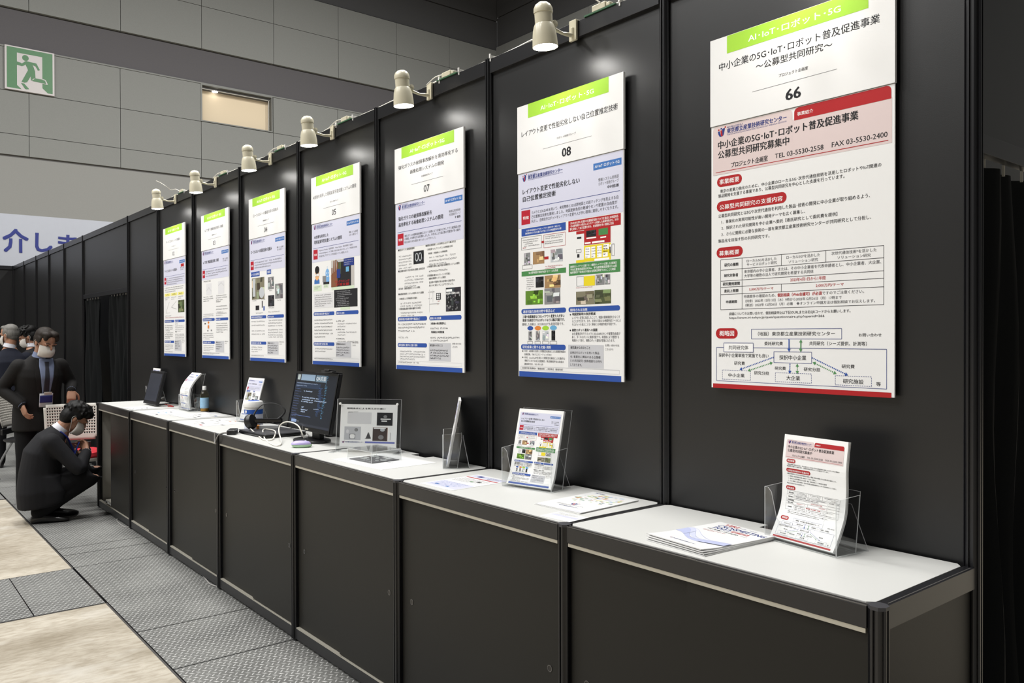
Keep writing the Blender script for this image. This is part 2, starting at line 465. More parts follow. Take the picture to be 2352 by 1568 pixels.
    def BOX(s, x0, y0, x1, y1, c, t=1.3):
        s.ln(x0, y0, x1, y0, c, t); s.ln(x1, y0, x1, y1, c, t); s.ln(x1, y1, x0, y1, c, t); s.ln(x0, y1, x0, y0, c, t)
    def BOXW(s, x0, y0, x1, y1, c):
        s.R(x0, y0, x1, y1, 'pap'); s.BOX(x0, y0, x1, y1, c)
    def dash(s, x0, y0, x1, y1, c, t=1.3, on=4.0, off=2.5):
        d = Vector((x1 - x0, y1 - y0)); L = d.length; d.normalize(); p = 0.0
        while p < L:
            q = min(L, p + on)
            s.ln(x0 + d.x * p, y0 + d.y * p, x0 + d.x * q, y0 + d.y * q, c, t); p += on + off
    def DBOX(s, x0, y0, x1, y1, c):
        s.dash(x0, y0, x1, y0, c); s.dash(x1, y0, x1, y1, c); s.dash(x1, y1, x0, y1, c); s.dash(x0, y1, x0, y0, c)
    def ARW(s, x0, y0, x1, y1, c):
        a, b = Vector((x0, y0)), Vector((x1, y1)); d = (b - a).normalized(); n = Vector((-d.y, d.x)); h = 9
        two = c == 'dg'
        if y0 > 110: s.ln(*(a + d * (h if two else 0)), *(b - d * h), c, 3.4)
        else: s.dash(*(a + d * (h if two else 0)), *(b - d * h), c, 3.6, 3.2, 2.4)
        for p, q in ([(b, d)] + ([(a, -d)] if two else [])):
            e = p - q * h; s.poly([tuple(p), tuple(e + n * 5.5), tuple(e - n * 5.5)], c)
    def LOGO(s, x0, y0, x1, y1, c=None):
        w, h = x1 - x0, y1 - y0
        def P(l): return [(x0 + a * w, y0 + b * h) for a, b in l]
        s.poly(P([(0, .62), (.2, .62), (.38, .1), (.5, 0), (.22, 0), (.05, .3)]), 'nb')
        s.poly(P([(.30, .7), (.48, .7), (.62, .08), (.5, 0), (.36, .12)]), 'red')
        s.poly(P([(.52, .8), (.70, .86), (.86, .86), (.72, .2), (.58, 0), (.56, .3)]), 'nb')
        s.OVAL(x0, y0 + .68 * h, x0 + .2 * w, y0 + .86 * h, 'red'); s.OVAL(x0 + .3 * w, y0 + .76 * h, x0 + .5 * w, y0 + .96 * h, 'nb'); s.OVAL(x0 + .8 * w, y0 + .86 * h, x0 + w, y0 + 1.04 * h, 'red')
    def GK(s, x, y, w, h, c='gg'):
        # type too small to read in the photograph: rows of short strokes
        n = max(1, int(w / (h * 1.02)))
        for i in range(n):
            if s.rnd.random() < .06: continue
            a = x + i * h * 1.02
            for k in range(s.rnd.choice((2, 2, 3))):
                yy = y + h * s.rnd.uniform(0, .8)
                s.put([(a + .08 * h, yy), (a + .9 * h, yy), (a + .9 * h, yy + .13 * h), (a + .08 * h, yy + .13 * h)], [(0, 1, 2, 3)], c)
            xx = a + h * s.rnd.uniform(.15, .75)
            s.put([(xx, y), (xx + .12 * h, y), (xx + .12 * h, y + .9 * h), (xx, y + .9 * h)], [(0, 1, 2, 3)], c)
    def GP(s, x, y1, w, rows, h=8.5, c='gg', pitch=1.5, last=.6):
        for i in range(rows):
            s.GK(x, y1 - h - i * h * pitch, w * (last if i == rows - 1 else s.rnd.uniform(.93, 1)), h, c)
    def emit(s, mb, fn, lo=-1e9, hi=1e9, step=1.0, ink=1.0):
        for vs, fs, c, bb, lv in s.items:
            if lo <= (bb[1] + bb[3]) / 2 < hi:
                mb.add([fn(a, b, lv * step) for a, b in vs], fs, 0, tuple(q * ink for q in c[:3]) + (1,))

def head_upper(P, num, titles, sub=None):
    P.R(66, 1056, 522, 1112, 'green')
    P.T('AI・IoT・ロボット・5G', 144, 1069.5, 300, 22, 'w')
    for t in titles: P.T(*t)
    if sub: P.T(sub, 246, 936.5, 100, 9.2, 'g')
    P.R(159, 913, 433, 914.4, 'g')
    P.T(num, 268, 861.2, 51, 32.5, 'k')
def institute(P):
    P.LOGO(28, 801, 57, 830)
    P.T('地方独立行政法人', 62, 821.5, 60, 6, 'nb')
    P.T('東京都立産業技術研究センター', 62, 805.5, 210, 16, 'nb', 1)
    P.T('TOKYO METROPOLITAN INDUSTRIAL TECHNOLOGY RESEARCH INSTITUTE', 62, 800.3, 210, 3.8, 'nb')
def template(P, title, body=True, author=True):
    P.R(3, 607, 591, 834, 'lav')
    P.R(441, 783, 584, 808, 'tag'); P.T('AI・IoT・ロボット・5G', 449, 789.7, 125, 12.6, 'w')
    institute(P)
    for t in title: P.T(*t)
    if author: P.T('情報システム技術部', 467, 737.7, 103, 12.2, 'g'); P.T('ロボット技術グループ', 469, 722.5, 101, 12.2, 'g')
    P.R(20, 689, 576, 691, 'nb')
    P.R(21, 624, 77, 682, 'red2'); P.T('特徴', 31, 644.6, 37, 13.3, 'w')
    P.PILL(18, 112, 288, 132, 'blue'); P.T('研究成果に関する文献・資料', 27, 115.5, 176, 12.4, 'w')
    P.R(304, 48, 488, 134, 'lgrey'); P.T('研究員からのひとこと', 314, 117, 108, 11, 'k', 1)
    P.T('お問い合わせは', 500, 127, 71, 8.3, 'g'); P.T('こちらから', 500, 113, 41, 8.3, 'g')
    P.BOX(15, 27, 572, 43, 'lgrey', .8)
    P.R(5, 0, 580, 21, 'blue')
def pills(P, y):
    P.PILL(20, y, 289, y + 21, 'blue'); P.T('適用可能な技術分野や製品など', 30, y + 3.5, 197, 12.6, 'w')
    P.PILL(308, y, 574, y + 21, 'blue'); P.T('期待される効果', 316, y + 3.5, 94, 11.6, 'w')
def poster66():
    P = Print(66); R, T, PILL, BOX, BOXW, DBOX, ARW = P.R, P.T, P.PILL, P.BOX, P.BOXW, P.DBOX, P.ARW
    R(64,1057,522,1112,'green'); T('AI・IoT・ロボット・5G',142,1070.3,301,22.4,'w'); T('中小企業の5G・IoT・ロボット普及促進事業',34,1007.9,520,25.4); T('～公募型共同研究～',169,976.4,249,23.1)
    T('プロジェクト企画室',248,936.1,95,10.0); R(157,914,432,914,'g'); T('66',270,861.2,51,32.3,'k',1)
    P.PILL(7,786,290,834,'pink',13); R(7,680,290,812,'pink'); R(290,680,587,802,'pink'); P.PILL(297,798,585,834,'red',13); R(297,798,585,818,'red')
    T('事業紹介',307,808.9,51,11.5,'w'); P.LOGO(26,800,57,829); T('地方独立行政法人',60,821.8,61,6.2,'nb'); T('東京都立産業技術研究センター',60,805.1,212,16.3,'nb',1)
    T('TOKYO METROPOLITAN INDUSTRIAL TECHNOLOGY RESEARCH INSTITUTE',60,799.2,212,4.0,'nb'); T('中小企業の5G・IoT・ロボット普及促進事業',26,760.9,468,25.4,'k',1)
    T('公募型共同研究募集中',26,729.9,255,25.4,'k',1); T('プロジェクト企画室',76,694.7,132,17.1,'k',1); T('TEL 03-5530-2558',233,697.1,157,14.2); T('FAX 03-5530-2400',415,697.7,160,14.6)
    R(17,687,577,689,'red'); PILL(22,640,116,672,'red'); T('事業概要',31,647.8,75,16.4,'w'); T('東京の産業力強化のために、中小企業のローカル5G・次世代通信技術を活用したロボットやIoT関連の',34,620.9,524,11.1)
    T('製品開発を支援する事業であり、公募型共同研究を中心とした支援を行っています。',27,606.0,426,11.5); PILL(21,561,272,594,'red'); T('公募型共同研究の支援内容',32,567.4,227,15.7,'w')
    T('公募型共同研究とは5Gや次世代通信を利用した製品・技術の開発に中小企業が取り組めるよう、',27,542.0,500,11.8); T('1．事業化の実現可能性が高い開発テーマを広く募集し、',39,522.5,293,11.1)
    T('2．採択された研究開発を中小企業へ委託【委託研究として委託費を提供】',39,503.0,393,11.1); T('3．さらに開発に必要な技術の一部を東京都立産業技術研究センターが共同研究として分担し、',39,483.0,491,11.4); T('製品化を目指す形の共同研究です。',27,462.5,187,11.1)
    PILL(20,414,119,447,'red'); T('募集概要',30,420.8,76,15.6,'w'); T('研究の種類',50,384.8,53,10.5,'k',1); T('研究対象者',49,351.6,53,10.5,'k',1); T('研究開発期間',44,324.9,64,10.2,'k',1)
    T('委託上限額',49,302.8,54,9.9,'k',1); T('申請期間',56,268.3,41,9.5,'k',1); T('ローカル5Gを活かした',133,392.6,105,9.3,'g'); T('サービスロボット研究',133,380.9,106,9.6,'g')
    T('ローカル5G*を活かした',271,392.9,108,9.8,'g'); T('ソリューション研究',278,380.2,95,8.9,'g'); T('次世代通信技術*を活かした',414,393.7,131,9.4,'g'); T('ソリューション研究',432,380.9,97,8.8,'g')
    T('東京都内の中小企業者、または、その中小企業者を代表申請者とし、中小企業者、大企業、',124,359.9,434,10.2,'g'); T('大学等の複数の法人で研究開発を希望する共同体',124,346.4,235,10.2,'g'); T('2023年4月1日から1年間',284,325.5,112,10.6,'red')
    T('5,000万円/テーマ',142,304.2,85,8.7,'red'); T('2,000万円/テーマ',366,304.8,85,9.0,'red'); T('申請要件の確認のため、',123,282.8,112,9.7,'g'); T('個別相談（Web会議可）が必須',241,282.0,144,10.7,'red',1)
    T('ですのでご注意ください。',386,282.6,124,9.7,'g'); T('（持参）2022年 12月15日（木）9時から2022年12月26日（月）17時まで',128,268.7,317,9.3,'g')
    T('（郵送）2022年 12月26日（月）必着\u3000◆オンライン申請方法は個別相談でお伝えします。',128,255.8,413,9.3,'g'); T('詳細についてのお問い合わせ、個別相談申込は下記のURLまたは右QRコードからお願いします。',68,229.5,403,10.2)
    T('https://www.iri-tokyo.jp/ques/questionnaire.php?openid=266',68,216.9,325,8.9); T('お問い合わせ',495,163.0,64,9.0); PILL(17,157,100,190,'red'); T('概略図',31,164.9,56,17.6,'w')
    BOX(150,156,445,186,'nb'); T('（地独）東京都立産業技術研究センター',173,165.3,252,12.6); T('委託研究費',196,136.8,63,11.2); T('共同研究（シーズ提供、計測等）',345,137.5,173,11.9); BOX(20,22,573,129,'nb')
    BOXW(48,115,157,143,'nb'); T('共同研究体',66,122.1,74,13.6); T('採択中小企業単独で実施でも良い',28,98.4,183,12.1); BOX(229,85,353,118,'nb'); T('採択中小企業',247,93.8,89,14.2)
    T('研究費',87,74.3,39,11.2); T('研究分担',160,46.1,52,11.3); T('研究費',232,63.3,37,10.4); T('研究分担',328,62.4,52,11.0); T('研究費',445,74.5,38,10.9); DBOX(42,28,147,57,'nb')
    T('中小企業',65,35.8,60,11.9); DBOX(234,28,352,55,'nb'); T('大企業',271,33.9,45,13.5); DBOX(426,27,531,53,'nb'); T('研究施設',449,32.0,60,13.0); T('等',544,28.6,13,11.2)
    R(6,-1,586,13,'red'); ARW(280,155,280,118,'blue'); ARW(319,155,318,118,'dg'); ARW(228,101,107,60,'blue'); ARW(225,85,137,57,'dg'); ARW(283,83,282,53,'blue')
    ARW(307,84,307,53,'dg'); ARW(354,102,464,55,'blue'); ARW(356,89,430,58,'dg')
    for y in (408, 375, 340, 320, 297, 249): P.ln(36, y, 565, y, 'k', 1.4)
    for x, y0, y1 in ((36, 249, 408), (565, 249, 408), (116, 249, 408), (254, 375, 408), (397, 375, 408), (254, 297, 320)): P.ln(x, y0, x, y1, 'k', 1.2)
    return P
def poster08():
    P = Print(8); R, T, PILL, BOX, OVAL = P.R, P.T, P.PILL, P.BOX, P.OVAL
    R(69,1056,522,1113,'green'); T('AI・IoT・ロボット・5G',146,1069.2,300,21.2,'w'); T('レイアウト変更で性能劣化しない自己位置推定技術',28,983.6,539,23.8); T('ロボット技術グループ',244,936.8,106,8.7,'g')
    R(161,913,434,914,'g'); T('08',271,861.7,52,33.8,'k',1); R(3,612,591,834,'lav'); R(441,783,584,808,'tag'); T('AI・IoT・ロボット・5G',449,789.7,125,12.6,'w'); P.LOGO(29,801,56,831)
    T('地方独立行政法人',63,821.1,60,5.9,'nb'); T('東京都立産業技術研究センター',63,806.3,209,15.8,'nb',1); T('TOKYO METROPOLITAN INDUSTRIAL TECHNOLOGY RESEARCH INSTITUTE',63,801.5,209,3.6,'nb')
    T('レイアウト変更で性能劣化しない',29,747.8,339,21.9,'k',1); T('自己位置推定技術',30,717.5,202,21.9,'k',1); T('情報システム技術部',467,737.7,103,12.6,'g'); T('ロボット技術グループ',469,722.5,101,12.6,'g')
    T('中村佳雅',513,705.9,58,11.4,'k',1); R(20,689,576,691,'nb'); R(21,624,77,682,'red2'); T('特徴',31,644.6,37,13.3,'w')
    T('カメラと2DLiDARを用いて、未知物体と3D点群地図との誤マッチングを防止する自',86,661.7,482,13.2); T('己位置推定技術を開発しました。地図更新負担の軽減やセンサ配置の自由度が',85,644.1,478,13.2)
    T('向上し、自律走行ロボットをレイアウト変更や人が多い環境に適用しやすくなります。',85,626.9,482,13.2); R(21,577,289,608,'blue'); T('工場や商業施設などではレイアウト変更が多く発生する',52,593.9,206,7.4,'w')
    T('静的物体のみでは位置ずれが生じるため地図更新が必要',46,582.4,218,8.3,'w'); R(304,567,580,609,'red'); T('・2DLiDARを用いた既存の位置推定技術にカメラを追加し3D地図対応',313,594.8,255,9.7,'w')
    T('・3D点群地図との照合によりスケール推定した画像特徴点を、2D点',313,583.9,256,9.2,'w'); T('群と統合して自己位置を求め、未知物体が多い環境に対応',313,571.8,233,9.7,'w'); BOX(20,521,146,571,'g'); BOX(160,519,287,570,'red')
    R(147,539,162,547,'red'); T('地図の作成',28,526.2,22,5.3,'red'); R(37,458,76,507,'gr'); R(93,457,163,507,'tan'); R(201,458,272,508,'ltgr'); R(163,472,188,483,'red')
    BOX(27,441,88,457,'g'); R(21,412,290,432,'dgr'); T('3D点群地図を簡易作成するツールを作成',66,419.2,179,9.7,'w'); R(307,398,577,444,'dgr')
    T('継続的なレイアウト変更テスト 4種類のレイアウト変更した位置推定',315,427.7,245,8.9,'w'); T('平均位置推定誤差は0.20m、平均姿勢推定誤差は3.66度',315,416.2,245,9.5,'w')
    T('動的環境下で自律走行可能な位置推定精度であることを確認',315,405.2,239,8.9,'w'); R(348,554,392,565,'red'); R(391,509,529,568,'red'); R(403,538,455,562,'dk'); R(468,539,516,563,'dgr')
    R(404,531,455,536,'w'); R(477,528,507,533,'w'); R(395,513,426,519,'w'); R(433,512,498,519,'w'); R(390,446,530,507,'yel'); R(347,445,394,455,'yel'); R(397,459,425,500,'w')
    R(429,458,450,500,'w'); R(460,458,484,501,'w'); R(489,458,515,473,'w'); R(493,484,521,504,'w'); R(524,479,531,500,'w'); R(446,446,522,454,'w'); R(524,469,529,492,'dk')
    BOX(535,459,548,501,'g'); R(352,536,376,543,'dk'); R(353,465,365,478,'dk'); BOX(348,484,375,496,'g'); R(110,362,159,405,'dk'); R(164,356,259,407,'tan')
    R(163,292,257,355,'gr'); R(46,294,154,351,'grn2'); BOX(350,356,389,392,'g'); R(389,355,448,392,'yel'); R(452,355,498,394,'gr'); R(500,355,527,392,'gr')
    R(346,285,445,335,'tan2'); R(446,285,531,337,'olive'); PILL(19,257,290,277,'blue'); T('適用可能な技術分野や製品など',30,259.9,197,12.4,'w'); PILL(304,258,576,277,'blue')
    T('期待される効果',314,260.3,94,11.0,'w'); T('工場や商業施設などのレイアウト変更や人が多い',26,239.0,255,12.4,'k',1); T('環境で自律走行するロボットなどに適応可能です。',26,224.6,256,11.5,'k',1)
    T('開発した技術は、ROS/ROS2でも利用可能です。',25,208.4,254,11.5,'g'); T('●',311,245.3,8,5.2); T('地図更新時の負担軽減',324,244.2,127,10.7,'k',1)
    T('レイアウト変更に対応したことで、地図の更新頻度を少なくす',324,229.8,251,11.0,'g'); T('ることができます。また、手持ち可能な3D地図作成ツールによ',324,217.3,255,10.4,'g'); T('りロボットを運ぶことなく事前に3D地図作成が可能です。',324,204.7,233,10.1,'g')
    T('●',310,184.8,8,5.8); T('複数ロボット運用への展開',323,183.0,137,11.0,'k',1); T('3D位置推定を行うカメラと2DLiDARのセンサ配置自由度が',323,169.1,254,11.0,'g')
    T('高く、多くのロボットに適用可能です。本技術により管理する',323,156.8,248,10.4,'g'); T('地図が1つで良く、複数ロボット運用が容易になります。',323,144.0,227,10.4,'g'); OVAL(57,189,94,207,'blue'); OVAL(103,189,143,207,'org')
    OVAL(149,189,190,207,'green'); OVAL(196,189,237,208,'sky'); R(64,149,86,185,'gr'); R(110,149,134,186,'gr'); R(151,150,187,186,'ltgr'); R(205,149,227,188,'dk')
    BOX(59,134,90,145,'g'); BOX(105,134,138,145,'g'); BOX(151,134,186,146,'g'); BOX(196,134,236,146,'g'); PILL(16,111,288,132,'blue'); T('研究成果に関する文献・資料',27,115.0,176,12.4,'w')
    T('●',24,101.5,7,5.6); T('中村：AI技術を活用した環境変化検出による高精度地図の',38,100.0,249,9.3,'g'); T('自動更新，TIRIクロスミーティング2021',38,86.7,166,9.3,'g'); T('●',24,75.8,7,5.6)
    T('中村：Local SLAMを用いた環境変化検出による動的な',38,73.1,246,9.9,'g'); T('環境下における自己位置推定，第2回精密学会北海道の',38,60.3,239,9.3,'g'); T('講演研究会，2021年12月',37,47.2,117,8.7,'g')
    R(302,45,493,132,'lgrey'); T('研究員からのひとこと',315,116.0,108,11.0,'k',1); T('自律走行ロボットを用いた製品',314,97.3,156,9.6); T('化・事業化に興味のある企業様',314,81.4,163,10.1)
    T('との共同研究・技術相談をお待ち',314,66.3,170,9.9); T('しております。',314,50.3,64,9.9); T('お問い合わせは',501,127.1,71,8.3,'g'); T('こちらから',501,112.9,41,8.3,'g'); BOX(15,27,572,42,'lgrey')
    T('共同研究者 長原颯大（都産技研），武田有志（都産技研）',22,30.3,250,8.4,'g'); R(4,-1,581,21,'blue')
    for x, y, w in ((26, 558, 105), (26, 549, 100), (36, 541, 60), (36, 533, 100), (166, 560, 112), (168, 552, 100), (166, 540, 112), (166, 532, 108)): P.GK(x, y, w, 5, 'g')
    P.GP(168, 446, 110, 2, 5, 'red'); P.GP(52, 405, 50, 6, 4.5, 'g', 1.9); P.GP(345, 352, 150, 1, 4, 'red')
    for x in (399, 431, 462, 491, 495): P.GP(x, 496 if x < 490 else 500, 22, 4, 5, 'k', 2.0)
    return P
def poster07():
    P = Print(7); R, T = P.R, P.T
    head_upper(P, '07', [('強化ガラスの破損事故解析を高効率化する', 37, 1003.7, 513, 20.8), ('画像処理システムの開発', 146, 967.5, 294, 19.6)], '光音技術グループ')
    template(P, [('強化ガラスの破損事故解析を', 29, 747.3, 307, 20.9, 'k', 1), ('高効率化する画像処理システムの開発', 30, 716.7, 401, 20.9, 'k', 1)], author=False)
    P.T('物理応用技術部', 476, 737, 92, 12, 'g'); P.T('光音技術グループ', 476, 722, 92, 12, 'g'); P.T('平 健吾', 523, 706, 46, 11.4, 'k', 1)
    pills(P, 242)
    T('強化ガラスの破損事故解析において目視により全破片に対して行う破損起点部',87,660.8,482,12.0); T('の探索』の効率化手法を開発しました。本手法により起点部の可能性がある破片',87,645.5,480,12.4); T('数を全破片の数％程度に絞り込むことができました。',86,629.6,284,11.2,'g')
    R(169,520,262,583,'dk'); R(449,281,569,391,'dk'); R(368,338,407,370,'dk'); T('■強化ガラスと破損事故解析',26,595.0,154,11.2); T('■起点部を有する粒の探索の課題と研究目的',26,488.9,244,10.7)
    T('研究目的\u3000画像処理探索システムの開発',28,399.9,200,10.3); T('■画像処理探索システムの効率における課題',27,373.2,233,10.3); T('○ 検査員による判断結果の定量化',31,349.4,171,10.3)
    T('○ 画像処理に最適な照明・撮像方法の確立',30,299.3,204,9.9); T('■画像処理探索による効率化における解決方法',278,596.6,251,10.2); T('○ 検査員へのヒアリングによる特徴量の決定',290,577.4,215,9.8)
    T('特徴量（一般画像による評価基準）',301,557.6,163,9.3); T('○ 特徴量を確実に抽出可能な画像取得システムの開発',289,494.6,270,10.2); T('○ 探索範囲の複合のスクリーニングが可能な',291,451.7,193,10.2)
    T('画像処理探索システムの開発',306,437.1,142,9.8); T('起点部の可能性がある破片数を全破片数の',308,418.7,214,10.6); T('約1/10に減らすことができました。',308,403.4,204,10.6)
    for cx in (200, 231): P.OVAL(cx - 15, 532, cx + 15, 574, 'ltgr'); P.OVAL(cx - 10, 538, cx + 10, 570, 'dk')
    for i in range(34):
        a, b = P.rnd.uniform(452, 556), P.rnd.uniform(285, 365); r = P.rnd.uniform(4, 9); P.OVAL(a, b, a + r, b + r * 1.3, 'gr')
    for i in range(3):
        for j in range(2): P.OVAL(374 + j * 15, 342 + i * 9, 384 + j * 15, 349 + i * 9, 'w')
    P.R(452, 372, 500, 384, 'w'); P.T('起点部の可能性ある粒', 452, 360, 108, 9, 'w', 1)
    P.GP(30, 572, 125, 6, 8.5, 'gg', 1.75); P.GP(84, 465, 185, 4, 9, 'gg', 1.7); P.GP(46, 336, 215, 3, 9, 'gg', 1.6); P.GP(46, 288, 215, 2, 9, 'gg', 1.6)
    P.GP(308, 548, 250, 3, 9, 'gg', 1.9); P.GP(306, 482, 270, 1, 9, 'g'); P.GP(24, 232, 260, 3, 10, 'g', 1.7); P.GP(26, 165, 180, 1, 9)
    P.T('対象物の検出精度向上', 320, 221, 130, 11, 'k', 1); P.T('外観検査の時間短縮', 322, 180, 112, 11, 'k', 1)
    P.GP(318, 208, 255, 1, 9, 'g'); P.GP(318, 164, 255, 2, 9, 'g'); P.GP(38, 95, 245, 4, 8.5, 'gg', 1.5); P.GP(312, 104, 168, 4, 9.5, 'k', 1.3); P.GP(24, 40, 330, 1, 7.5, 'g')
    P.GP(300, 380, 60, 2, 6, 'g', 5); P.ln(310, 390, 310, 280, 'lgrey'); P.ln(340, 390, 340, 330, 'lgrey'); P.ln(310, 320, 395, 320, 'g'); P.GP(380, 335, 22, 2, 6, 'red', 2.4)
    return P
def poster05():
    P = Print(5)
    head_upper(P, '05', [('AI技術を利用した現実拡張学習支援システムの開発', 24, 981.6, 533, 22.6, 'g')], 'ロボット技術グループ')
    template(P, [('AI技術を利用した', 29, 746, 189, 19.3, 'k', 1), ('現実拡張学習支援システムの開発', 30, 715, 355, 21.5, 'k', 1)])
    pills(P, 289)
    P.T('Augmented Reality（拡張現実）・Mixed Reality（複合現実）技術と', 94, 667, 422, 12, 'g'); P.T('Artificial Intelligence（人工知能）技術を組み合わせることで、学習者の効率', 94, 650, 463, 12, 'g'); P.T('的な能力向上プログラミング学習支援システムを開発しました', 94, 633, 365, 12, 'g')
    # a hand in front of a screen
    P.R(250, 449, 527, 603, rgb(186, 182, 178)); P.R(322, 449, 490, 596, 'dk', False); P.R(324, 520, 372, 590, 'olive', False); P.R(330, 588, 420, 596, 'lgrey')
    P.poly([(250, 449), (322, 449), (332, 500), (320, 545), (250, 520)], 'brown')
    for x0, y1, sk in ((262, 560, -2), (282, 600, 4), (300, 603, 10), (316, 590, 18)): P.poly([(x0 - 8, 505), (x0 + 8, 505), (x0 + 8 + sk, y1), (x0 - 6 + sk, y1)], 'brown')
    P.R(322, 498, 366, 548, 'bcard'); P.R(405, 560, 525, 603, 'bcard'); P.R(430, 528, 466, 556, 'sky', False); P.T('プログラミング', 292, 470, 180, 15, 'red', 1); P.T('学習支援', 310, 453, 160, 14, 'red', 1)
    P.GP(412, 596, 105, 3, 6, 'lgrey', 2)
    P.R(254, 432, 527, 449, 'pgr'); P.R(286, 331, 563, 431, 'dk', False); P.R(364, 317, 477, 331, 'pgr')
    for i in range(9): P.GK(300 + P.rnd.uniform(0, 40), 418 - i * 10, P.rnd.uniform(60, 190), 5, 'lgrey')
    P.R(19, 435, 128, 470, 'pgr'); P.R(153, 449, 214, 470, 'pgr'); P.R(22, 334, 275, 421, 'lgrey2'); P.GP(34, 414, 230, 6, 8, 'g', 1.6); P.GP(30, 464, 90, 2, 7); P.GK(162, 456, 45, 7)
    # drawn man with glasses and a pale blue robot
    P.poly([(30, 478), (100, 478), (98, 500), (80, 512), (50, 512), (32, 500)], 'tag'); P.OVAL(40, 498, 96, 566, 'face'); P.OVAL(40, 538, 98, 584, 'hair'); P.OVAL(42, 522, 64, 540, 'w'); P.OVAL(70, 522, 92, 540, 'w'); P.BOX(44, 524, 64, 538, 'g'); P.BOX(70, 524, 92, 538, 'g')
    P.OVAL(178, 505, 226, 560, 'cyan'); P.R(182, 478, 226, 512, 'cyan'); P.R(140, 484, 186, 520, 'gr', False); P.R(150, 470, 226, 484, 'dk', False); P.OVAL(188, 530, 196, 540, 'w'); P.OVAL(208, 530, 216, 540, 'w'); P.R(194, 514, 212, 518, 'w'); P.ln(202, 558, 202, 575, 'cyan', 2)
    P.GP(28, 268, 250, 6, 9.5, 'g', 2.1)
    for y in (250, 202, 150): P.T('●', 311, y, 7, 6); P.GK(324, y - 1, 90, 9.5, 'k'); P.GP(326, y - 8, 245, 2, 8.5, 'gg', 1.8, .4)
    P.GP(36, 98, 245, 2, 8.5, 'gg', 1.8); P.GP(312, 108, 168, 4, 9.5, 'k', 1.5); P.GP(24, 40, 420, 1, 7.5, 'g')
    return P
def poster04():
    P = Print(4)
    head_upper(P, '04', [('ローカル5Gへの都産技研の取組み', 79, 981, 420, 22, 'g')], '情報技術グループ')
    template(P, [('ローカル5Gへの都産技研の取組み', 26, 734, 360, 24, 'k', 1)])
    pills(P, 288)
    P.GP(90, 676, 480, 3, 11, 'g', 1.6); P.R(25, 576, 179, 609, 'blue'); P.T('ローカル5G基地局', 36, 583, 134, 18, 'w'); P.R(302, 579, 372, 609, 'blue'); P.T('測定器', 312, 585, 50, 18, 'w')
    P.R(41, 419, 259, 566, 'tan2'); P.R(60, 440, 105, 560, 'ltgr', False); P.OVAL(170, 425, 258, 500, 'ltgr'); P.R(317, 478, 416, 559, 'gr'); P.R(435, 412, 559, 509, 'gr'); P.R(322, 365, 422, 438, 'dk'); P.R(106, 346, 169, 377, 'dk', False); P.R(214, 360, 230, 406, 'dk', False); P.R(240, 340, 262, 370, 'blue', False)
    for x, y, w in ((50, 408, 80), (200, 412, 80), (340, 466, 60), (470, 398, 60), (330, 352, 95), (110, 322, 130), (320, 325, 190)): P.GK(x, y, w, 8)
    for y in (264, 238, 200, 178): P.GK(30, y, 240, 10)
    for y in (268, 250, 232, 206, 188, 172, 158): P.GK(318, y, 240, 10)
    P.GP(28, 98, 200, 3, 8.5, 'gg', 1.8); P.GP(312, 112, 168, 4, 11, 'k', 1.4); P.GP(24, 40, 380, 1, 7.5, 'g')
    return P
def poster03():
    P = Print(3)
    head_upper(P, '03', [('IoTで使う無線通信技術と規格', 89, 978, 395, 22, 'g')], '情報技術グループ')
    template(P, [('IoTで使う無線通信技術と規格', 35, 732, 348, 24, 'k', 1)])
    pills(P, 287)
    P.GP(90, 676, 480, 3, 11, 'g', 1.6)
    P.GK(30, 590, 190, 11, 'k'); P.R(106, 490, 222, 577, 'lgrey2', False); P.R(366, 487, 495, 582, 'lgrey2', False)
    P.ln(110, 520, 165, 545, 'g'); P.ln(165, 545, 218, 515, 'g'); P.ln(370, 550, 430, 570, 'g'); P.ln(430, 570, 490, 545, 'g')
    P.GP(34, 480, 230, 3, 10, 'g', 1.6); P.GP(318, 480, 250, 3, 10, 'g', 1.6); P.GK(318, 425, 110, 11, 'k'); P.GP(318, 400, 255, 3, 10, 'g', 2.2); P.GP(34, 345, 240, 3, 9, 'gg', 1.5); P.GP(318, 345, 240, 2, 9, 'gg', 1.5)
    P.OVAL(120, 222, 180, 262, 'pink'); P.OVAL(135, 228, 165, 256, 'org'); P.OVAL(130, 266, 170, 284, 'org'); P.R(120, 206, 150, 218, 'gr', False); P.R(200, 208, 230, 220, 'gr', False); P.R(60, 262, 90, 272, 'dk', False)
    P.GP(28, 196, 250, 4, 9, 'gg', 1.6); P.GP(322, 270, 250, 5, 9.5, 'g', 1.7); P.GP(34, 100, 245, 4, 6, 'g', 2.2); P.GP(312, 112, 150, 3, 10, 'k', 1.6); P.GP(24, 44, 380, 2, 6, 'g', 1.3)
    return P
